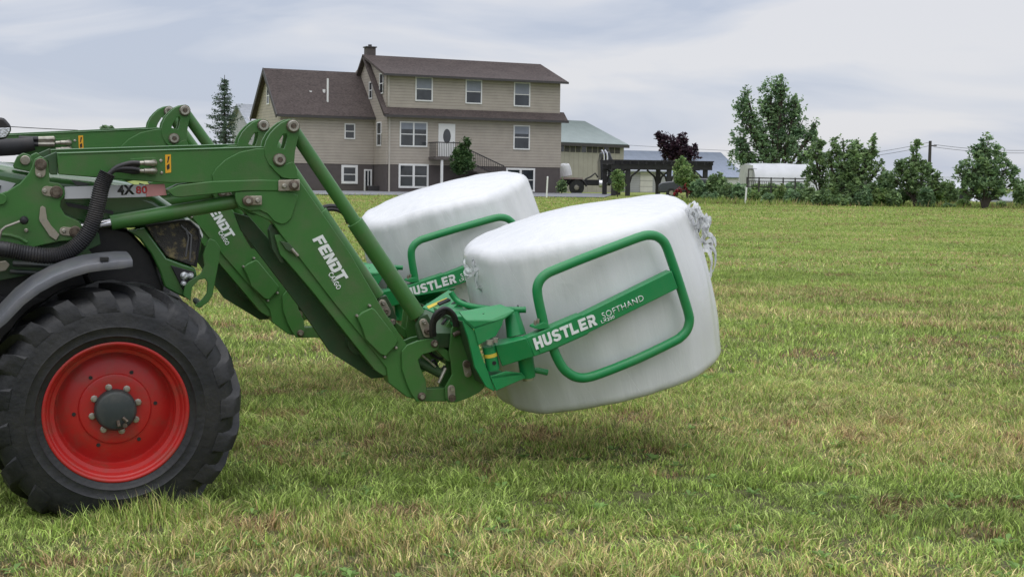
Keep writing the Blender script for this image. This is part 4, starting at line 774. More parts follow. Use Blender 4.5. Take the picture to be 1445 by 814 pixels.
# ---- loader arms
def arm(l, lettering=True):
    pz = lambda L: poly(L, LA)         # outline at its real size on the near arm plane, reused for the far arm
    dl = l-LA; b = B()
    b.prism(pz([(80.5, 216.5), (160, 214.5), (300, 210.5), (374, 207.5), (380, 225), (392, 240), (398, 255), (300, 258), (239, 258.5), (160, 253), (82.5, 246.5)]), l, l+TK)
    a = b.build('loader_arm', G['loader'], tr, .006)
    b = B(); b.prism(pz([(80.5, 216.3), (374, 207.3), (374, 208.6), (81, 218)]), l-.006, l+TK+.006); b.build('top_flange', G['loader'], a, .002)
    b = B(); b.prism(pz([(61, 223), (80, 214.5), (81, 219), (81.5, 247), (72, 247), (69, 243), (68, 228)]), l+.03, l+TK-.03); b.build('pivot_lug', G['loader_dark'], a, .004)
    b = B(); b.prism(pz([(300, 257), (299, 247), (305, 237), (318, 225), (338, 214.5), (362, 209.5), (375, 208.8), (381, 226), (393, 241), (397, 255)]), l-.010, l+TK+.010); b.build('knee_plate', G['loader'], a, .005)
    b = B(); b.prism(pz([(235, 268.5), (252, 261), (300, 255.5), (365, 253.5), (396, 254), (404, 258), (404, 268), (398, 269.5), (345, 269.5), (300, 274), (256, 278.5), (245, 278)]), l-.018, l+TK+.018); b.build('knee_strap', G['loader'], a, .006)
    # down leg
    b = B(); b.prism(pz([(340, 262), (398, 250), (412, 246), (418, 248), (456, 302), (494, 357), (540, 436), (567, 476), (578, 492), (582, 520), (586, 563), (574, 560), (548, 540), (545, 519), (520, 487), (470, 426), (420, 361), (396, 331), (384, 313), (350, 298), (336, 292)]), l, l+TK); lg = b.build('down_leg', G['loader'], tr, .006)
    b = B(); b.prism(pz([(331, 271), (400, 268), (420, 275), (420, 279), (411, 308), (404, 315), (397, 317), (387, 313), (377, 302), (366, 297), (352, 298), (338, 293), (332, 283)]), l-.012, l+TK+.012); b.build('gusset', G['loader'], lg, .006)
    # side rail below the leg
    b = B(); b.prism(pz([(388, 332), (396, 331), (424, 362), (474, 424), (520, 484), (545, 517), (549, 530), (542, 531), (530, 523), (440, 410), (404, 368), (396, 360)]), l+.015, l+TK+.03); b.build('side_rail', G['loader'], lg, .005)
    b = B(); b.prism(pz([(386, 318), (396, 330), (394, 350), (404, 372), (398, 372), (386, 352), (382, 326)]), l+.05, l+TK); b.build('rail_bracket', G['loader_dark'], lg, .003)
    b = B(); b.prism(pz([(395, 340), (408, 343), (416, 352), (412, 358), (403, 352)]), l-.006, l+.02); b.build('catch', G['loader_dark'], lg, .004)
    b = B(); b.tube([Vector((*p(*q_, LA), 0)).xzy*1 for q_ in ((410, 350), (421, 361))], .012, 8) if False else b.tube([Vector((p(*q_, LA)[0], l-.012, p(*q_, LA)[1])) for q_ in ((411, 351), (420, 361))], .011, 8); b.build('catch_handle', G['steel'], lg)
    b = B(); b.prism(pz([(502.5, 447), (509, 440), (523, 433), (528, 436), (561, 479), (557, 487), (543, 502), (535, 499), (514, 478), (510, 464)]), l-.030, l+.0); cv = b.build('cover_plate', G['loader'], lg, .008)
    for q_ in ((521, 431), (503, 445), (558, 490), (542, 503)): 
        c_ = p(*q_, LA); x = B(); x.lathe([(.011, l), (.011, l-.02), (.007, l-.028), (0, l-.03)], c_, 10); x.build('bolt', G['steel'], cv)
    # bracket ears (two plates)
    ear = [(449, 270), (456, 235), (475, 200), (500, 172), (530, 147), (562, 133), (592, 129), (610, 138), (619, 158), (616, 190), (606, 235), (596, 285), (592, 335), (600, 370), (606, 412), (570, 414), (530, 405), (500, 378), (468, 345), (452, 308)]
    hole = [(507, 262), (517, 238), (540, 202), (556, 200), (560, 214), (552, 250), (543, 272)]
    cv_ = lambda L: pz([(240+x/3.39, 130+y/3.39) for x, y in L])
    for dl_ in (-.016, TK-.006):
        b = B(); b.prism(cv_(ear), l+dl_, l+dl_+.022, [cv_(hole)]); e_ = b.build('cylinder_bracket', G['loader'], tr, .004)
        if dl_ < 0:
            b = B(); b.prism(cv_([(470, 343), (492, 352), (512, 362), (540, 352), (565, 337), (582, 334), (594, 345), (604, 372), (608, 414), (570, 416), (532, 408), (500, 380)]), l-.026, l-.017); b.build('bracket_boss', G['loader'], e_, .003)
            for q_, rr in (((412.6, 178), .038), ((393.5, 225.5), .037)):
                c_ = p(*q_, LA); x = B(); x.lathe([(rr, l+.0), (rr, l-.034), (rr*.85, l-.044), (rr*.5, l-.044), (rr*.45, l-.038), (0, l-.038)], c_, 20); x.build('pin', G['steel'], e_, sharp=30); x = B(); x.lathe([(rr*1.12, l-.018), (rr*1.12, l-.030), (rr*.9, l-.032)], c_, 20); x.build('pin_collar', G['pin'], e_); x = B(); x.lathe([(rr*.42, l-.036), (rr*.42, l-.0445), (0, l-.0445)], c_, 8); x.build('pin_bolt', G['pin'], e_)
                x = B(); x.lathe([(rr*.7, l+.01), (rr*.7, l+TK)], c_, 12); x.build('pin_shaft', G['steel'], e_)
    # keeper plates and pins
    for (a1, a2, rr, pc, bc) in (((399.5, 262), (414, 261), .036, (413, 261), (399.5, 262)), ((352, 283), (362, 282.5), .030, (348.5, 283), (362, 282.3))):
        A = p(*a1, LA); D_ = p(*a2, LA); q = B(); q.prism([(A[0]-rr, A[1]-rr), (D_[0]+rr, D_[1]-rr), (D_[0]+rr, D_[1]+rr), (A[0]-rr, A[1]+rr)], l-.032, l-.02); kp = q.build('keeper_plate', G['plate'], lg, .008)
        for c2, r2, m2 in ((pc, .033, G['pin']), (bc, .015, G['steel'])):
            c_ = p(*c2, LA); x = B(); x.lathe([(r2, l-.0), (r2, l-.05), (r2*.7, l-.056), (0, l-.056)], c_, 16); x.build('pin' if r2 > .02 else 'bolt', m2, lg)
            if r2 > .02: x = B(); x.lathe([(r2*.5, l-.05), (r2*.5, l-.062), (0, l-.062)], c_, 8); x.build('pin_bolt', G['steel'], lg)
    # bucket cylinder
    A = p(412.6, 178, LA); E = p(601, 459, LA); md = (A[0]+(E[0]-A[0])*.475, A[1]+(E[1]-A[1])*.475); lc = l+TK/2
    b = B(); b.tube([(A[0], lc, A[1]), (md[0], lc, md[1])], [.043, .043], 24); cy = b.build('bucket_cylinder', G['loader'], tr)
    e2 = (A[0]+(E[0]-A[0])*.955, A[1]+(E[1]-A[1])*.955); b = B(); d_ = Vector((E[0]-A[0], E[1]-A[1])).normalized()
    b.tube([(md[0]-d_.x*.005, lc, md[1]-d_.y*.005), (e2[0], lc, e2[1])], [.056, .057], 24); b.build('cylinder_barrel', G['loader'], cy, .004)
    b = B(); b.tube([(e2[0], lc, e2[1]), (E[0], lc, E[1])], [.035, .035], 16); b.build('cylinder_eye', G['pin'], cy)
    # lift cylinder
    A = p(348.5, 283, LA); E = p(157.5, 315.5, LA); F_ = p(104, 324, LA); lc = l+TK/2
    b = B(); b.tube([(A[0], lc, A[1]), (A[0]+(E[0]-A[0])*.08, lc, A[1]+(E[1]-A[1])*.08), (A[0]+(E[0]-A[0])*.09, lc, A[1]+(E[1]-A[1])*.09), (E[0], lc, E[1])], [.040, .042, .046, .047], 24); lc_ = b.build('lift_cylinder', G['loader'], tr)
    b = B(); b.tube([(E[0], lc, E[1]), (F_[0], lc, F_[1])], .027, 20); b.build('piston_rod', G['chrome'], lc_)
    # quick hitch: C plate, links, side plate
    cp_ = [(565.5, 495), (573, 486), (588, 480), (604, 477), (613, 479), (618.5, 486), (617, 493), (608, 496), (595, 499.5), (589, 507), (592, 518), (600, 537), (601.5, 555), (596, 564), (586.5, 566), (580, 556), (573, 541.5), (566, 520)]
    b = B(); b.prism(pz(cp_), l-.022, l-.004); hc = b.build('hitch_link', G['loader'], tr, .005)
    b = B(); b.prism(pz(cp_), l+TK+.004, l+TK+.022); b.build('inner_plate', G['loader'], hc, .005)
    b = B(); b.prism(pz([(590, 550), (630, 548), (636, 557), (632, 567), (590, 567)]), l+.02, l+.09); b.build('lower_link', G['loader'], hc, .005)
    b = B(); b.prism(pz([(604, 481), (615, 482), (640, 500), (642, 513), (632, 510)]), l+.03, l+.09); b.build('upper_link', G['loader'], hc, .005)
    b = B(); b.prism(pz([(593, 446), (604, 443), (612, 458), (620, 478), (618, 490), (604, 489), (592, 479), (588, 460)]), l+.01, l+.05); b.build('lever_plate', G['loader_dark'], hc, .004)
    A = Vector(p(597, 455, LA)); D_ = Vector(p(603, 469, LA)); t_ = (D_-A).normalized(); n_ = Vector((-t_.y, t_.x)); o = [A+t_*math.cos(PI/2+PI*k/8)*.028+n_*math.sin(PI/2+PI*k/8)*.028 for k in range(9)]+[D_+t_*math.cos(-PI/2+PI*k/8)*.034+n_*math.sin(-PI/2+PI*k/8)*.034 for k in range(9)]
    b = B(); b.prism([(q_.x, q_.y) for q_ in o], l-.012, l+.002); b.build('keeper_plate', G['plate'], hc, .003)
    b = B(); A = p(595, 513, LA); D_ = p(626, 529, LA); b.tube([(A[0], l+.07, A[1]), (D_[0], l+.07, D_[1])], .034, 14); b.build('lock_cylinder', G['loader_dark'], hc)
    b = B(); A = p(596, 501, LA); D_ = p(616, 518, LA); b.tube([(A[0], l+.02, A[1]), (D_[0], l+.02, D_[1])], .007, 8); A = p(631, 520, LA); D_ = p(621, 541, LA); b.tube([(A[0], l+.03, A[1]), (D_[0], l+.03, D_[1])], .012, 8); b.build('lock_rod', G['steel'], hc)
    for q_, rr in (((611.5, 484), .026), ((593.5, 558), .028), ((601.5, 467), .020), ((597, 454), .014)):
        c_ = p(*q_, LA); x = B(); x.lathe([(rr, l-.004), (rr, l-.034), (rr*.75, l-.044), (rr*.4, l-.044), (0, l-.038)], c_, 16); x.build('pin', G['pin'] if rr > .016 else G['steel'], hc)
        if rr > .022: x = B(); x.lathe([(rr*.55, l-.038), (rr*.55, l-.050), (0, l-.050)], c_, 8); x.build('bolt', G['steel'], hc)
    sp = [(637, 463), (642, 455), (650, 453), (655, 457), (658, 474), (662, 500), (668, 520), (684, 545), (676, 553), (660, 561), (643, 567), (632, 567), (628, 562), (627.5, 546), (637.5, 528), (636, 512), (633, 497)]
    b = B(); b.prism(pz(sp), l-.014, l+.008); hp = b.build('hitch_plate', G['loader'], tr, .004)
    b = B(); b.prism(pz(sp), l+TK-.01, l+TK+.012); b.build('inner_plate', G['loader'], hp, .004)
    for a1, a2 in (((656.5, 512.5), (659, 526)), ((635.5, 547.5), (636, 560))):
        A = Vector(p(*a1, LA)); D_ = Vector(p(*a2, LA)); rr = .026; t_ = (D_-A).normalized(); n_ = Vector((-t_.y, t_.x)); o = [A+t_*math.cos(PI/2+PI*k/6)*rr+n_*math.sin(PI/2+PI*k/6)*rr for k in range(7)]+[D_+t_*math.cos(-PI/2+PI*k/6)*rr+n_*math.sin(-PI/2+PI*k/6)*rr for k in range(7)]
        b = B(); b.prism([(q_.x, q_.y) for q_ in o], l-.026, l-.0145); b.build('keeper_plate', G['plate'], hp, .003)
        for c2, r2, m2 in ((A if a1[0] > 650 else D_, .024, G['pin']), (D_ if a1[0] > 650 else A, .012, G['steel'])):
            x = B(); x.lathe([(r2, l-.02), (r2, l-.045), (0, l-.045)], (c2.x, c2.y), 14); x.build('pin', m2, hp)
    b = B(); A = p(638, 472, LA); D_ = p(652, 465, LA); b.tube([(A[0], l-.03, A[1]), (D_[0], l-.03, D_[1])], .016, 10); b.cyl((D_[0], l-.05, D_[1]), (D_[0], l+.02, D_[1]), .022, 14); b.build('hook_pin', G['pin'], hp)
    return a, lg
arm1, leg1 = arm(LA); arm2, leg2 = arm(LA+SP)
b = B(); c_ = p(515, 487, LA); b.cyl((c_[0], LA+TK+.001, c_[1]), (c_[0], LA+SP-.001, c_[1]), .085, 24); b.build('cross_tube', G['loader_dark'], tr)
b = B(); c_ = p(470, 440, LA+.2); 
b.prism(poly([(330, 300), (352, 306), (470, 440), (540, 524), (545, 533), (524, 534), (466, 497), (420, 430), (340, 325)], LA+.22), LA+.22, LA+.26); b.build('leg_shade_plate', G['loader_dark'], tr, .004)  # added dark plate, paints the shade on the left leg under the near one
# ---- hydraulic hoses of the near arm
def hose(name, pxs, l, r, m_, par, seg=12, n=60, rib=False, dl=None):
    pts = [p3(a, c_, l if dl is None else dl[i]) for i, (a, c_) in enumerate(pxs)]; out_ = []
    for i in range(n+1):
        t = i/n*(len(pts)-1); k = min(int(t), len(pts)-2); f_ = t-k; P0, P1, P2, P3 = pts[max(k-1, 0)], pts[k], pts[k+1], pts[min(k+2, len(pts)-1)]
        out_.append(.5*((2*P1)+(P2-P0)*f_+(2*P0-5*P1+4*P2-P3)*f_*f_+(3*P1-P0-3*P2+P3)*f_**3))
    rs = [r*(1+(.06 if i % 2 else -.06)) for i in range(n+1)] if rib else r
    return B().tube(out_, rs, seg).build(name, m_, par, sharp=80 if not rib else 60)
hz = hose('corrugated_hose', [(-160, 330), (-70, 345), (0, 351), (34, 357), (69, 361), (96, 355), (117, 338), (131, 314), (138, 288), (144, 262), (152, 244)], LA-.10, .048, G['rubber'], tr, n=170, rib=True)
for k, (ya, ye) in enumerate(((229.5, 230.5), (233, 232), (237, 240), (241, 242))):
    h_ = hose('hose', [(149, 254), (154+k, 246-k), (166, 236+k*1.3), (184, ya+1), (197, ye)], LA-.075+.012*(k % 2), .016, G['rubber'], hz, 10, 24)
for ye in (230, 241):
    a, c_ = p(194, ye, LA), p(216, ye, LA); b = B(); b.tube([(a[0], LA-.055, a[1]), (a[0]+(c_[0]-a[0])*.35, LA-.055, c_[1]), (a[0]+(c_[0]-a[0])*.4, LA-.055, c_[1]), (a[0]+(c_[0]-a[0])*.8, LA-.055, c_[1]), (c_[0], LA-.03, c_[1]), (c_[0]+.005, LA, c_[1])], [.013, .013, .017, .017, .022, .022], 12); b.build('hose_fitting', G['steel'], arm1)
b = B(); b.prism(poly([(183, 224), (219, 222), (220, 248), (214, 249), (204, 245), (184, 246)], LA), LA-.006, LA); b.build('port_plate', G['loader'], arm1, .003)
for q_ in ((227, 227), (228, 244)): disc(arm1, *q_, LA, .010, G['steel'], 'bolt', h=.008, nut=False)
# ---- decals and lettering
b = B(); b.prism(poly([(91, 264), (205, 260.5), (206, 278), (91, 281)], LA+.05), LA+.045, LA+.07); dc = b.build('decal_bar', G['decal_grey'], tr, .002)
b = B(); b.prism(poly([(206, 260.4), (232, 259.6), (235.5, 275.5), (206, 278)], LA+.05), LA+.045, LA+.07); b.build('decal_end', G['decal_pink'], dc, .002)
def lettering(text, base0, base1, hpx, l, m_, par, name='lettering', bold=.03, shear=0, fr=T1, proud=.003, sx=1.0):
    cu_ = bpy.data.curves.new(name, 'FONT'); cu_.body = text; cu_.offset = bold; cu_.shear = shear; cu_.space_character = 1.06; cu_.resolution_u = 3
    ob = bpy.data.objects.new('tmp', cu_); C.objects.link(ob); dg = bpy.context.evaluated_depsgraph_get(); me = bpy.data.meshes.new_from_object(ob.evaluated_get(dg)); bpy.data.objects.remove(ob)
    co = np.array([v.co[:2] for v in me.vertices]); mn, mx_ = co.min(0), co.max(0)
    A = Vector(fr.p(*base0, l)); D_ = Vector(fr.p(*base1, l)); t_ = (D_-A); Lw = t_.length; t_.normalize(); n_ = Vector((-t_.y, t_.x)); hh = hpx
    for v in me.vertices:
        x = (v.co.x-mn[0])/(mx_[0]-mn[0])*Lw; y = (v.co.y-mn[1])/(mx_[1]-mn[1])*hh; q_ = A+t_*x+n_*y; v.co = (q_.x, l-proud, q_.y)
    me.name = name; me.materials.clear(); me.materials.append(m_); o = bpy.data.objects.new(name, me); C.objects.link(o); o.parent = par
    sm = o.modifiers.new('thick', 'SOLIDIFY'); sm.thickness = .0015; return o
lettering('4X', (166, 275.5), (190, 274.3), .062, LA+.045, G['decal_black'], dc, bold=.04)
lettering('80', (192, 273.8), (208, 273), .048, LA+.045, G['decal_red'], dc, bold=.03)
b = B(); b.prism(poly([(233, 218.5), (241, 218), (241.5, 243.5), (233.5, 244.5)], LA), LA-.003, LA); os_ = b.build('warning_decal', G['orange'], arm1)
b = B(); b.prism(poly([(235, 234), (239, 231), (239.5, 238), (236, 240)], LA-.004), LA-.0045, LA-.0032); b.prism(poly([(237, 221), (239.5, 221), (237, 230), (236, 230)], LA-.004), LA-.0045, LA-.0032); b.build('warning_symbol', G['decal_black'], os_)
# block lettering of the maker on the leg, drawn letter by letter with the diagonal notch
def block_word(b0, b1, hh, l, par, m_, word='FENDT', slant=.12, gap=.55):
    A = Vector(p(*b0, l)); D_ = Vector(p(*b1, l)); t_ = D_-A; Lw = t_.length; t_.normalize(); n_ = Vector((-t_.y, t_.x)); b = B()
    # unit letters 0..5 wide, 0..6 high
    LT = {'F': [[(0, 0), (1.7, 0), (1.7, 2.2), (4.2, 2.2), (4.6, 3.6), (1.7, 3.6), (1.7, 4.5), (5, 4.5), (5, 6), (0, 6)]],
          'E': [[(0.4, 0), (4.8, 0), (5, 1.5), (1.9, 1.5), (1.9, 2.3), (4.4, 2.3), (4.6, 3.6), (1.9, 3.6), (1.9, 4.5), (5, 4.5), (5, 6), (.4, 6), (0, 5.2), (0, .8)]],
          'N': [[(0, 0), (1.7, 0), (1.7, 3.2), (3.4, 0), (5, 0), (5, 6), (3.3, 6), (3.3, 2.9), (1.7, 6), (0, 6)]],
          'D': [[(0, 0), (3.8, 0), (5, 1.2), (5, 4.8), (3.8, 6), (0, 6), (0, 4.5), (3.0, 4.5), (3.3, 4.1), (3.3, 1.9), (3.0, 1.5), (1.7, 1.5), (1.7, 3.8), (0, 3.8)]],
          'T': [[(1.7, 0), (3.4, 0), (3.4, 4.5), (5.2, 4.5), (5.2, 6), (-.3, 6), (-.3, 4.5), (1.7, 4.5)]],
          'H': [[(0, 0), (1.7, 0), (1.7, 2.3), (3.3, 2.3), (3.3, 0), (5, 0), (5, 6), (3.3, 6), (3.3, 3.7), (1.7, 3.7), (1.7, 6), (0, 6)]],
          'U': [[(0, 1.6), (.5, .5), (1.6, 0), (3.4, 0), (4.5, .5), (5, 1.6), (5, 6), (3.3, 6), (3.3, 1.9), (2.9, 1.4), (2.1, 1.4), (1.7, 1.9), (1.7, 6), (0, 6)]],
          'S': [[(0, .9), (1.6, 0), (3.6, 0), (4.7, .6), (5, 1.8), (4.6, 3.0), (3.6, 3.6), (1.9, 3.9), (1.8, 4.4), (2.2, 4.8), (3.3, 4.7), (4.2, 4.3), (4.8, 5.4), (3.4, 6), (1.6, 6), (.5, 5.5), (0, 4.3), (.4, 3.1), (1.3, 2.5), (3.2, 2.1), (3.3, 1.6), (2.9, 1.25), (1.9, 1.3), (.7, 2.0)]],
          'L': [[(0, 0), (4.6, 0), (4.6, 1.5), (1.7, 1.5), (1.7, 6), (0, 6)]],
          'K': [[(0, 0), (4.8, 0), (4.8, 1.4), (1.7, 1.4), (1.7, 2.3), (4.3, 2.3), (4.3, 3.6), (1.7, 3.6), (1.7, 4.6), (4.8, 4.6), (4.8, 6), (0, 6)]],
          'R': [[(0, 0), (1.7, 0), (1.7, 1.9), (2.3, 1.9), (3.3, 0), (5.2, 0), (3.9, 2.3), (4.7, 3.0), (4.9, 4.2), (4.4, 5.5), (3.2, 6), (0, 6), (0, 4.6), (2.9, 4.6), (3.2, 4.3), (3.2, 3.6), (2.9, 3.2), (1.7, 3.2), (1.7, 4.0), (0, 4.0)]]}
    nw = len(word); U_ = Lw/(5*nw+(nw-1)*gap)
    for i, ch in enumerate(word):
        for pl in LT[ch]:
            o = [A+t_*((x+slant*y)*U_+i*(5+gap)*U_)+n_*(y/6*hh) for x, y in pl]; b.prism([(q_.x, q_.y) for q_ in o], l-.003, l+.001)
    return b.build('lettering', m_, par)
for lg in (leg1,):
    block_word((440.5, 338), (477, 398), .075, LA, lg, G['white'])
    lettering('CARGO', (462.5, 387), (475.5, 409.5), .036, LA, G['white'], lg, bold=.02)
# ================================================================== BALE CLAMP
cl = empty('bale_clamp', T1.M); tag(cl, 'near bright green bale clamp with tube hoop gripping the nearest white bale', 'bale clamp')
LC = .17
hoop_px = [(768, 462), (766, 452), (762, 434), (758.5, 416), (758.5, 404), (763, 394), (772, 386), (784, 380.5), (830, 362), (880, 343), (903, 334.5), (914, 332), (925, 333), (934, 338.5), (940, 347), (947, 366), (956, 392), (965, 420), (972, 444), (972.5, 455), (969, 466), (961, 475), (950, 482), (900, 506), (850, 526), (828, 532.5), (814, 532), (802, 526), (793, 517), (784, 500), (780, 488)]
def smooth(pts, n=3):
    o = []
    for i in range(len(pts)-1):
        P0, P1, P2, P3 = pts[max(i-1, 0)], pts[i], pts[i+1], pts[min(i+2, len(pts)-1)]
        for k in range(n):
            f_ = k/n; o.append(.5*((2*P1)+(P2-P0)*f_+(2*P0-5*P1+4*P2-P3)*f_*f_+(3*P1-P0-3*P2+P3)*f_**3))
    return o+[pts[-1]]
b = B(); b.tube(smooth([p3(*q_, LC+.045) for q_ in hoop_px]), .033, 16); hoop = b.build('hoop', G['clamp'], cl)
b = B(); b.prism(poly([(743, 476.5), (780, 460), (819, 443.5), (822, 444), (948, 382), (957, 407), (832, 469), (829, 472), (780, 494), (754, 503)], LC), LC, LC+.085); armc = b.build('clamp_arm', G['clamp'], cl, .006)
b = B(); b.prism(poly([(752, 474.5), (780, 461.5), (819, 444.5), (829, 470), (781, 491.5), (762, 498)], LC), LC-.006, LC); b.build('sleeve', G['clamp'], armc, .002)
# knuckle: angled inwards towards the hinge
A = [p(743, 476.5, LC), p(754, 503, LC)]; D_ = [p(699, 488, LC+.12), p(708.5, 517, LC+.12)]
b = B(); v0 = [(A[0][0], LC, A[0][1]), (A[1][0], LC, A[1][1]), (A[1][0], LC+.085, A[1][1]), (A[0][0], LC+.10, A[0][1])]; v1 = [(D_[0][0], LC+.12, D_[0][1]), (D_[1][0], LC+.12, D_[1][1]), (D_[1][0]+.03, LC+.26, D_[1][1]+.02), (D_[0][0]+.03, LC+.26, D_[0][1]+.02)]
b.face(v0); b.face(v1[::-1])
for i in range(4): b.face([v0[i], v1[i], v1[(i+1) % 4], v0[(i+1) % 4]])
b.build('knuckle', G['clamp'], armc, .006)
a1 = p3(722, 441, LC+.22); a2 = p3(729, 474, LC+.18); a3 = p3(744, 508, LC+.16); a4 = p3(745, 531, LC+.18)
b = B(); b.tube([a1, a1.lerp(a2, .3), a2], [.05, .055, .068], 24); b.build('hinge_post', G['clamp'], cl)
b = B(); b.tube([a2.lerp(a3, .8), a4], [.055, .052], 24); b.build('hinge_post', G['clamp'], cl); b = B(); b.tube([a4, a4+Vector((.004, 0, -.025))], [.042, .04], 16); b.build('hinge_pin', G['steel'], cl)
# headstock wedges (upper / lower), extended across to the far side
for dl, nm in ((0, 'upper'), (1.34, 'upper')):
    l_ = LC+.11+dl
    pz = lambda L: poly(L, LC+.11)
    b = B(); b.prism(pz([(655, 452), (669, 465), (675, 487), (700, 474), (709, 458), (711, 449), (700, 452)]), l_, l_+.012); w1 = b.build('headstock_wedge', G['clamp'], cl, .004)
    z_ = .30 if dl == 0 else -.30
    q0 = pz([(655, 451), (669, 464), (711, 451), (726, 440)]); lb = (l_+.17 if dl == 0 else l_-.17)
    b = B(); top = [Vector((q0[0][0], l_, q0[0][1])), Vector((q0[1][0], l_, q0[1][1]-.0)), Vector((q0[2][0], l_, q0[2][1])), Vector((q0[3][0], l_, q0[3][1])), Vector((q0[3][0]-.04, lb, q0[3][1]+.02)), Vector((q0[0][0]+.02, lb, q0[0][1]+.02))]
    top = [v+Vector((0, 0, .012)) for v in top]; bot = [v-Vector((0, 0, .012)) for v in top]; b.face(top); b.face(bot[::-1])
    for i in range(6): b.face([top[i], top[(i+1) % 6], bot[(i+1) % 6], bot[i]])
    tp = b.build('top_plate', G['clamp'], w1, .002)
    b = B(); b.prism(pz([(692, 531), (714, 523.5), (735, 526), (741, 531), (740, 534), (700, 551.5)]), l_, l_+.012); b.build('headstock_wedge', G['clamp'], cl, .004)
    q1 = pz([(693, 530), (714, 522.5), (735, 525), (741, 531)])
    b = B(); top = [Vector((q1[0][0], l_, q1[0][1])), Vector((q1[2][0], l_, q1[2][1])), Vector((q1[3][0], l_, q1[3][1])), Vector((q1[3][0]-.04, lb, q1[3][1])), Vector((q1[0][0]+.02, lb, q1[0][1]))]; bot = [v-Vector((0, 0, .02)) for v in top]
    b.face(top); b.face(bot[::-1])
    for i in range(5): b.face([top[i], top[(i+1) % 5], bot[(i+1) % 5], bot[i]])
    b.build('bottom_plate', G['clamp'], cl, .002)
b = B(); b.prism(poly([(652.5, 452), (658, 455), (671, 468), (679, 500), (699, 550), (697, 552), (686, 546), (670, 518), (661, 478)], LC+.12), LC+.12, LC+.15); b.build('mounting_plate', G['clamp'], cl, .004)
q0 = poly([(656, 455), (664, 459), (693, 548), (686, 545)], LC+.2); b = B(); b.prism(q0, LC+.16, LC+1.52); b.build('headstock', G['loader_dark'], cl, .01)
q0 = poly([(657, 452), (700, 452), (703, 462), (660, 470)], LC+.2); b = B(); b.prism(q0, LC+.45, LC+1.15); b.build('cross_beam', G['clamp'], cl, .01)
q0 = poly([(690, 538), (722, 530), (724, 540), (696, 549)], LC+.2); b = B(); b.prism(q0, LC+.3, LC+1.3); b.build('cross_beam', G['clamp'], cl, .01)
a = p3(690, 488, LC+.16); c_ = p3(696, 521, LC+.16); b = B(); b.tube([a, c_], [.045, .045], 20); rc = b.build('ram', G['clamp'], cl)
m1, m2_ = a.lerp(c_, .30), a.lerp(c_, .45); b = B(); b.tube([m1, m2_], [.0465, .0465], 20); b.build('ram_label', G['yellow'], rc)
b = B(); m3 = a.lerp(c_, .68); b.cyl((m3.x, m3.y-.04, m3.z), (m3.x, m3.y-.05, m3.z), .014, 12); b.build('ram_port', G['black'], rc)
b = B(); c2 = p3(691, 486, LC+.1); d2 = p3(699, 483, LC+.1); b.cyl(c2, c2+Vector((0, 0, .03)), .024, 12); b.cyl(d2, d2+Vector((0, 0, .03)), .02, 12); b.build('ram_fitting', G['steel'], rc)
for pts_, nm in ([[(636, 412, 1.0), (645, 424, .98), (660, 431, .9), (690, 435.5, .75), (720, 437, .42), (742, 437, .36)], 'guide_bar'], [[(740, 527, .4), (752, 522, .36), (773, 525.5, .33)], 'guide_bar']):
    b = B(); b.tube(smooth([p3(x, y, l) for x, y, l in pts_], 4), .021, 12); b.build(nm, G['clamp'], cl)
b = B(); b.prism(poly([(753, 459.5), (766, 454), (772, 457), (775, 462), (760, 464.5), (752, 462.5)], LC+.02), LC+.0, LC+.09); fp = b.build('foot_plate', G['clamp'], armc, .003)
for q_ in ((755, 458), (759, 456)): a = p3(*q_, LC+.01); B().cyl(a, a+Vector((0, 0, .03)), .010, 8).build('bolt', G['steel'], fp)
a = p3(703, 444, LC+.3); b = B(); b.tube([p3(702, 446, LC+.2), p3(715, 440, LC+.2)], .012, 10); b.build('latch_rod', G['steel'], cl)
b = B(); q_ = poly([(668, 447.5), (681, 441.5), (685, 442.5), (673, 449)], LC+.2); b.prism(q_, LC+.18, LC+.24); b.build('black_pad', G['black'], cl)
# far inner side of the headstock: pale top plate with yellow label seen between the arms
fl = LC+.95
b = B(); qq = [(596, 433, fl), (633, 409, fl+.2), (640, 412, fl+.2), (650, 425, fl), (640, 434, fl-.05), (612, 440, fl-.05)]
top = [p3(x, y, l_) for x, y, l_ in qq]; bot = [v-Vector((0, 0, .02)) for v in top]; b.face(top); b.face(bot[::-1])
for i in range(6): b.face([top[i], top[(i+1) % 6], bot[(i+1) % 6], bot[i]])
tp2 = b.build('inner_top_plate', G['clamp'], cl, .002)
b = B(); qq = [(602, 432.5, fl), (630, 420.5, fl+.08), (633, 422, fl+.08), (605, 436, fl-.02)]; top = [p3(x, y, l_)+Vector((0, 0, .002)) for x, y, l_ in qq]; b.face(top); b.build('yellow_label', G['yellow'], tp2)
b = B(); qq = [(617, 430, fl-.02), (632, 423.5, fl+.03), (636, 425.5, fl+.03), (620, 432.5, fl-.04)]; top = [p3(x, y, l_)+Vector((0, 0, .004)) for x, y, l_ in qq]; bot = [v+Vector((0, 0, .012)) for v in top]; b.face(top); b.face(bot); [b.face([top[i], top[(i+1) % 4], bot[(i+1) % 4], bot[i]]) for i in range(4)]; b.build('black_pad', G['black'], tp2)
b = B(); qq = [(590, 448, fl-.3), (600, 436, fl-.1), (640, 455, fl-.3), (655, 470, fl-.45), (600, 470, fl-.5)]; top = [p3(x, y, l_) for x, y, l_ in qq]; bot = [v-Vector((0, 0, .10)) for v in top]; b.face(top); b.face(bot[::-1]); [b.face([top[i], top[(i+1) % 5], bot[(i+1) % 5], bot[i]]) for i in range(5)]; b.build('cross_plate', G['loader_dark'], cl, .003)
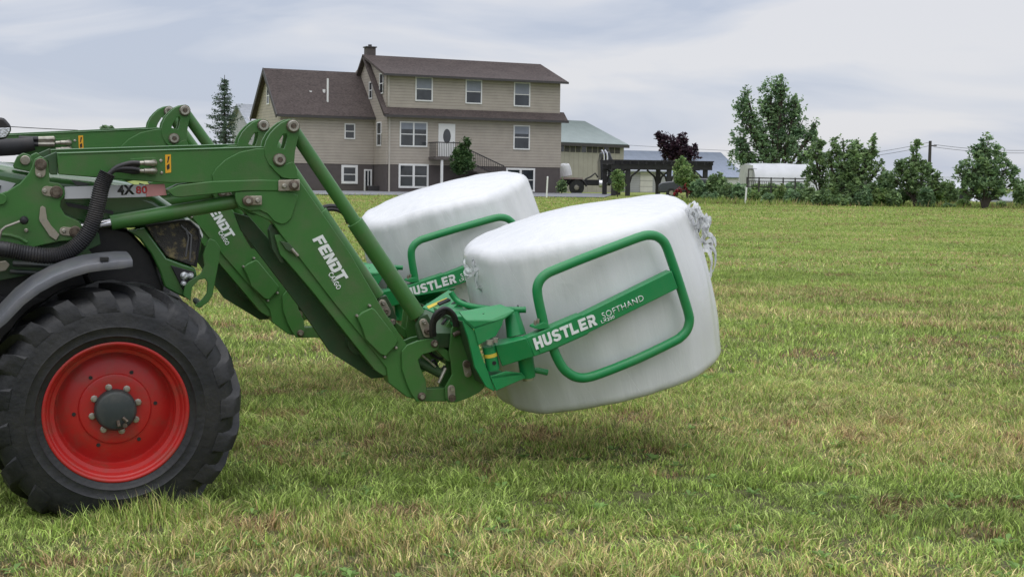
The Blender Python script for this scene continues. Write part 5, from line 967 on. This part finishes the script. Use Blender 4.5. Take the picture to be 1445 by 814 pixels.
for k in range(3):
    o = .02*k; b = B(); b.tube(smooth([p3(609+k*2, 474, .55+o), p3(609+k*2, 456, .52+o), p3(616+k*2, 441+k*3, .50+o), p3(629, 435+k*3, .50+o), p3(641-k, 444+k, .52+o), p3(646-k*2, 460, .54+o)], 5), .014, 10); b.build('hydraulic_hose', G['rubber'], cl)
for k, q_ in enumerate((((598, 488), (610, 500), (622, 506), (632, 498)), ((603, 520), (612, 508), (620, 522), (628, 516)), ((622, 480), (626, 470), (624, 458), (630, 450)), ((575, 500), (584, 486), (596, 482), (602, 486)), ((648, 500), (636, 480), (640, 466), (646, 452)))):
    b = B(); b.tube(smooth([p3(x, y, LA+.10+.03*k) for x, y in q_], 5), .010, 8); b.build('hydraulic_hose', G['rubber'], cl)
b = B(); b.prism(poly([(612, 446), (640, 444), (650, 470), (646, 496), (625, 500), (612, 486)], LA+.3), LA+.3, LA+.5); b.build('valve_block', G['black'], cl, .01)
block_word((756.5, 493.5), (843, 458), .080, LC-.006, armc, G['white'], 'HUSTLKR', 0, .7)
lettering('SOFTHAND', (851, 450), (909, 423.5), .042, LC, G['white'], armc, bold=-.005)
lettering('LX200', (849, 456.5), (867.5, 448.5), .022, LC, G['white'], armc, bold=.01)
# far clamp arm (other side of the bale)
far_l = 2.0
for ob_name, base in (('hoop', hoop), ('clamp_arm', armc)):
    o = base.copy(); C.objects.link(o); o.parent = cl; o.matrix_basis = Matrix.Translation((.34, far_l+.04, .05)) @ Matrix.Diagonal((1, -1, 1, 1)) @ Matrix.Translation((0, -.04-LC+.09, 0))
# ================================================================== BALES


for k in range(2):
    b = B(); b.tube(smooth([p3(444, 300+k*4, LA+SP+.1), p3(456, 293+k*4, LA+SP+.1), p3(470, 291+k*4, LA+SP+.1), p3(484, 296+k*4, LA+SP+.1), p3(492, 312+k*3, LA+SP+.1)], 5), .017, 8); b.build('arm_hose', G['rubber'], tr)
for k, m_ in enumerate((G['rubber'], G['rubber'], G['steel'], G['rubber'])):
    b = B(); b.tube(smooth([p3(640+k*3, 470, LA+.5), p3(632+k*4, 440+k*3, LA+.5), p3(650+k*5, 425+k*4, LA+.5), p3(668+k*3, 440+k*3, LA+.5), p3(676, 462, LA+.5)], 5), .016, 8); b.build('hydraulic_hose', m_, cl)
def bale_mat():
    M = bpy.data.materials.new('bale_wrap'); M.use_nodes = True; t = M.node_tree; b = t.nodes['Principled BSDF']; b.inputs['Roughness'].default_value = .22; b.inputs['Specular IOR Level'].default_value = .55
    c = N(t, 'ShaderNodeTexCoord'); mp = N(t, 'ShaderNodeMapping'); mp.inputs['Scale'].default_value = (9, 9, .8); mp.inputs['Rotation'].default_value = (R(12), R(-8), 0); t.links.new(c.outputs['Object'], mp.inputs[0])
    n1 = N(t, 'ShaderNodeTexNoise'); n1.inputs['Scale'].default_value = 1.2; n1.inputs['Detail'].default_value = 8; n1.inputs['Roughness'].default_value = .6; t.links.new(mp.outputs[0], n1.inputs['Vector'])
    n2 = N(t, 'ShaderNodeTexNoise'); n2.inputs['Scale'].default_value = 2.6; n2.inputs['Detail'].default_value = 6; t.links.new(c.outputs['Object'], n2.inputs['Vector'])
    r1 = N(t, 'ShaderNodeValToRGB'); r1.color_ramp.elements[0].position = .3; r1.color_ramp.elements[1].position = .7; r1.color_ramp.elements[0].color = (.64, .65, .645, 1); r1.color_ramp.elements[1].color = (.73, .735, .73, 1)
    mxn = N(t, 'ShaderNodeMath', operation='ADD'); hlf = N(t, 'ShaderNodeMath', operation='MULTIPLY'); hlf.inputs[1].default_value = .5; t.links.new(n1.outputs[0], mxn.inputs[0]); t.links.new(n2.outputs[0], mxn.inputs[1]); t.links.new(mxn.outputs[0], hlf.inputs[0]); t.links.new(hlf.outputs[0], r1.inputs[0])
    t.links.new(r1.outputs[0], b.inputs['Base Color'])
    bp = N(t, 'ShaderNodeBump'); bp.inputs['Strength'].default_value = .26; bp.inputs['Distance'].default_value = .022; t.links.new(n1.outputs[0], bp.inputs['Height'])
    n4 = N(t, 'ShaderNodeTexNoise'); n4.inputs['Scale'].default_value = 9; n4.inputs['Detail'].default_value = 4; n4.inputs['Distortion'].default_value = 1.5; t.links.new(c.outputs['Object'], n4.inputs['Vector'])
    bp2 = N(t, 'ShaderNodeBump'); bp2.inputs['Strength'].default_value = .06; bp2.inputs['Distance'].default_value = .03; t.links.new(n4.outputs[0], bp2.inputs['Height'])
    mw = N(t, 'ShaderNodeMapping'); mw.inputs['Rotation'].default_value = (0, R(24), R(20)); t.links.new(c.outputs['Object'], mw.inputs[0])
    wv = N(t, 'ShaderNodeTexWave', wave_type='BANDS', bands_direction='X', wave_profile='SAW'); wv.inputs['Scale'].default_value = 1.1; wv.inputs['Distortion'].default_value = 1.2; wv.inputs['Detail Scale'].default_value = .6; t.links.new(mw.outputs[0], wv.inputs['Vector'])
    bw = N(t, 'ShaderNodeBump'); bw.inputs['Strength'].default_value = .6; bw.inputs['Distance'].default_value = .006; t.links.new(wv.outputs[0], bw.inputs['Height']); t.links.new(bw.outputs[0], bp.inputs['Normal']); t.links.new(bp.outputs[0], bp2.inputs['Normal']); t.links.new(bp2.outputs[0], b.inputs['Normal'])
    return M
BM = bale_mat()
def tail_mat():
    M = mat('loose_film', (.86, .87, .88), .35, var=.03); t = M.node_tree; b = t.nodes['Principled BSDF']; o = t.nodes['Material Output']
    tr_ = N(t, 'ShaderNodeBsdfTranslucent'); tr_.inputs[0].default_value = (.92, .93, .93, 1); mx_ = N(t, 'ShaderNodeMixShader'); mx_.inputs[0].default_value = .6
    t.links.new(b.outputs[0], mx_.inputs[1]); t.links.new(tr_.outputs[0], mx_.inputs[2]); t.links.new(mx_.outputs[0], o.inputs[0]); return M
TM = tail_mat()
CB = 1.10
def bale(name, fr, cpx, rx, ry, hz_, tilt, label, seed, tails, ll=CB, chamf=.11):
    c = fr.p(*cpx, ll); o3 = fr.o+fr.F*c[0]+fr.L*ll+fr.U*c[1]
    M = fr.M.copy(); M.translation = o3; M = M @ Matrix.Rotation(-tilt, 4, 'Y')
    root = empty(name, M); tag(root, label, 'hay bale', 'wrapped bales held by the tractors')
    b = B(); prof = []; n = 12
    prof += [(0, hz_+.085), (.15, hz_+.083), (.3, hz_+.074), (.45, hz_+.060), (.6, hz_+.042), (.72, hz_+.026), (1-chamf*1.5/rx, hz_+.008)]
    for k in range(7): a = PI/2*(1-k/6); prof.append((1-chamf*(1-math.cos(a))/rx, hz_-chamf*(1-math.sin(a))))
    for k in range(1, 16): z = hz_-chamf-(2*hz_-2*chamf)*k/16; prof.append((1+.045*math.sin(PI*k/16), z))
    for k in range(7): a = -PI/2*k/6; prof.append((1-chamf*.7*(1-math.cos(a))/rx, -hz_+chamf*.7+chamf*.7*math.sin(a)))
    prof += [(.5, -hz_-.015), (.2, -hz_-.02), (0, -hz_-.02)]
    seg = 160; rings = []
    for rr, z in prof:
        if rr == 0: rings.append([b.bm.verts.new((0, 0, z))]); continue
        ring = []
        for k in range(seg):
            a = 2*PI*k/seg; ca, sa = math.cos(a), math.sin(a); e = 2/2.1; x = math.copysign(abs(ca)**e, ca)*rx*rr; y = math.copysign(abs(sa)**e, sa)*ry*rr
            sh_ = math.exp(-((z-hz_+.06)/.10)**2)*rr
            d = .030*mnoise.noise(Vector((ca*1.3+seed, sa*1.3, z*1.1)))+.012*mnoise.noise(Vector((ca*6+seed, sa*6, z*1.6)))+(.003+.010*sh_)*mnoise.noise(Vector((ca*22, sa*22+seed, z*3)))
            dz = .035*mnoise.noise(Vector((x*1.6+seed, y*1.6, 4)))+.012*mnoise.noise(Vector((x*6+seed, y*2, 8)))
            ring.append(b.bm.verts.new((x*(1+d/rx), y*(1+d/ry), z+dz*rr)))
        rings.append(ring)
    for A_, D2 in zip(rings, rings[1:]):
        for k in range(seg):
            if len(A_) == 1: b.bm.faces.new((A_[0], D2[k], D2[(k+1) % seg]))
            elif len(D2) == 1: b.bm.faces.new((A_[k], A_[(k+1) % seg], D2[0]))
            else: b.bm.faces.new((A_[k], A_[(k+1) % seg], D2[(k+1) % seg], D2[k]))
    w = b.build('wrap', BM, root, sharp=60)
    for k in range(26):                                # pin pricks and smudges on the film
        a = RNG.uniform(3.3, 6.1); z = RNG.uniform(-hz_*.75, hz_*.8); e = 2/2.25; ca, sa = math.cos(a), math.sin(a); x = math.copysign(abs(ca)**e, ca)*rx*1.03; y = math.copysign(abs(sa)**e, sa)*ry*1.03
        if k < 2: q = B(); q.lathe([(0, -.006), (.008+.006*RNG.random(), 0), (0, .006)], (0, 0), 6); o = q.build('tear_mark', G['hub'], root); o.location = (x, y, z); o.scale = (.7, .7, 1.5)
    # loose crumpled plastic tails
    r_ = random.Random(seed)
    for (x, y, z, ln, wd, dx, dz_) in tails:            # each a thin torn ribbon of film, gently folded
        b = B(); na, nb = 14, 4; g_ = []; tw = r_.uniform(-1.2, 1.2); ph = r_.uniform(0, 6)
        for i in range(na+1):
            t = i/na; row = []; a = ph+tw*t*2; wv_ = wd*(1-.75*t**2)*(1+.35*math.sin(t*9+ph))
            cx_ = x+dx*t*ln+.025*math.sin(t*5+ph); cy_ = y+.05*math.sin(t*4+ph*2)*t; cz_ = z+dz_*t*ln+.03*math.sin(t*7+ph)
            for j in range(nb+1):
                s_j = (j/nb-.5)*wv_; f_ = .012*math.sin(j*2.6+t*11+ph)
                row.append(b.bm.verts.new((cx_+s_j*math.sin(a)*.5+f_, cy_+s_j*math.cos(a)*.8, cz_+s_j*math.sin(a)+f_)))
            g_.append(row)
        for i in range(na):
            for j in range(nb): b.bm.faces.new((g_[i][j], g_[i+1][j], g_[i+1][j+1], g_[i][j+1]))
        b.build('loose_wrap', TM, root, sharp=180)
    return root
sca1 = FPX/(Y0+CB*.94+2.9*.34)
RX = .845
tr1 = random.Random(4); tails1 = []
for k in range(15):                                     # ragged film along the upper right edge
    u_ = tr1.random(); tails1.append((RX-.20+.22*u_+tr1.uniform(-.02, .02), -.30-.30*(1-u_)+tr1.uniform(-.05, .05), .60-.34*u_**1.3, tr1.uniform(.05, .15), tr1.uniform(.04, .09), tr1.uniform(.05, .6), tr1.uniform(-1, -.45)))
tails1 += [(RX-.0, -.32, .24, .30, .05, .02, -1.0), (RX-.01, -.36, .30, .26, .04, .12, -1.0), (RX-.28, -.56, .50, .22, .05, -1.0, .10)]
for k in range(5): tails1.append((-RX+.05+tr1.uniform(-.03, .03), -.06+tr1.uniform(-.06, .06), .50+tr1.uniform(-.05, .04), tr1.uniform(.06, .13), tr1.uniform(.04, .09), tr1.uniform(-1, -.5), tr1.uniform(-.3, .5)))
tails1 += [(-RX+.005, -.12, .46, .28, .04, -.04, -1.0)]
bale1 = bale('wrapped_bale', T1, (834, 423), RX, .80, .60, R(14.5), 'nearest white plastic wrapped bale with torn wrap at its right end, held up in front', 3, tails1)
# ================================================================== SECOND TRACTOR (same machine, beyond the first)
L2 = 3.2
def fit(src, dst, l_src, l_dst, scale=True):
    a = np.array([p(*q_, l_src) for q_ in src]); b_ = np.array([p(*q_, l_dst) for q_ in dst]); ca, cb = a.mean(0), b_.mean(0); A, Bq = a-ca, b_-cb
    za = A[:, 0]+1j*A[:, 1]; zb_ = Bq[:, 0]+1j*Bq[:, 1]; k = (np.conj(za)*zb_).sum()/(np.abs(za)**2).sum()
    if not scale: k /= abs(k)
    s = abs(k); th = math.atan2(k.imag, k.real); tr_ = cb-s*np.array([math.cos(th)*ca[0]-math.sin(th)*ca[1], math.sin(th)*ca[0]+math.cos(th)*ca[1]])
    return Matrix.Translation((tr_[0], l_dst-l_src*s, tr_[1])) @ Matrix.Rotation(-th, 4, 'Y') @ Matrix.Scale(s, 4)
MA = fit([(412.6, 178), (393.5, 225.5), (472, 371), (593.5, 558), (524, 433), (502, 448)], [(258, 154), (245, 190.5), (313, 321), (417, 463), (364.4, 370.5), (349, 381)], LA, LA+L2)
MC = fit([(757, 492), (843, 457), (767, 452), (758, 410), (903, 334.5)], [(578, 417), (643, 393.5), (583, 391), (577, 360), (700, 309)], LC, LC+L2+.25)
T2M = T1.M.copy()
tr2 = copy_tree(tr, None, skip=('corrugated_hose', 'work_light', 'loader_mast', 'decal_bar', 'guard_tube'))
tr2['label'] = 'far green tractor beyond the first, only its loader arms showing behind the near machine'
body_names = ('wheel', 'fender', 'chassis', 'front_axle', 'inner_arch', 'hood', 'arch_panel', 'side_grille', 'headlight', 'guard_bracket')
for k in kids(tr2):
    if k.name.split('.')[0] in body_names: k.matrix_basis = Matrix.Translation((-.45, L2, -.05))
    else: k.matrix_basis = MA @ k.matrix_basis
# its own hoses along the beam
h2 = LA+L2
b = B(); b.tube([p3(-160, 214, h2-.08), p3(-40, 209, h2-.08), p3(20, 207.5, h2-.08), p3(48, 203, h2-.08)], [.085, .08, .07, .055], 14, flat=.6); hb2 = b.build('hose_bundle', G['rubber'], tr2)
for y_ in (196.3, 203.5):
    a = p3(54, y_, h2-.06); c_ = p3(75, y_, h2-.06); b = B(); b.tube([a-Vector((.15, 0, 0)), a], .022, 10); b.build('hose', G['rubber'], hb2)
    b = B(); b.tube([a, c_, c_+Vector((0, .06, 0))], [.02, .024, .024], 10); b.build('hose_fitting', G['steel'], hb2)
b = B(); b.prism(poly([(-160, 222), (24, 230), (40, 240), (30, 260), (-160, 262)], h2+.2), h2+.2, h2+.3); b.build('loader_mast', G['loader'], tr2, .01)
b = B(); c_ = p(560, 440, h2); 
cl2 = copy_tree(cl, None); cl2['label'] = 'far bright green bale clamp with tube hoop, partly hidden behind the near bale'
for k in kids(cl2): k.matrix_basis = MC @ k.matrix_basis
for o, lab in ((tr, None), (tr2, None)): o['group'] = 'tractors with front loaders'
for o in (cl, cl2): o['group'] = 'bale clamps on the loaders'
tails2 = [(-RX+.5, -.6, .1, .03, .03, .2, -.2)]
bale2 = bale('wrapped_bale', T1, (646, 358), .83, .80, .60, R(17.5), 'farther white plastic wrapped bale behind the first, smooth top facing the farmhouse', 11, [], ll=CB+L2+.25)
# small bale on the truck
bb = bale('wrapped_bale', tF, (796, 241), .52, .5, .46, R(14), 'small distant white wrapped bale lying on the flatbed of the truck', 5, [], ll=1.2, chamf=.12); bb['group'] = 'wrapped bales'
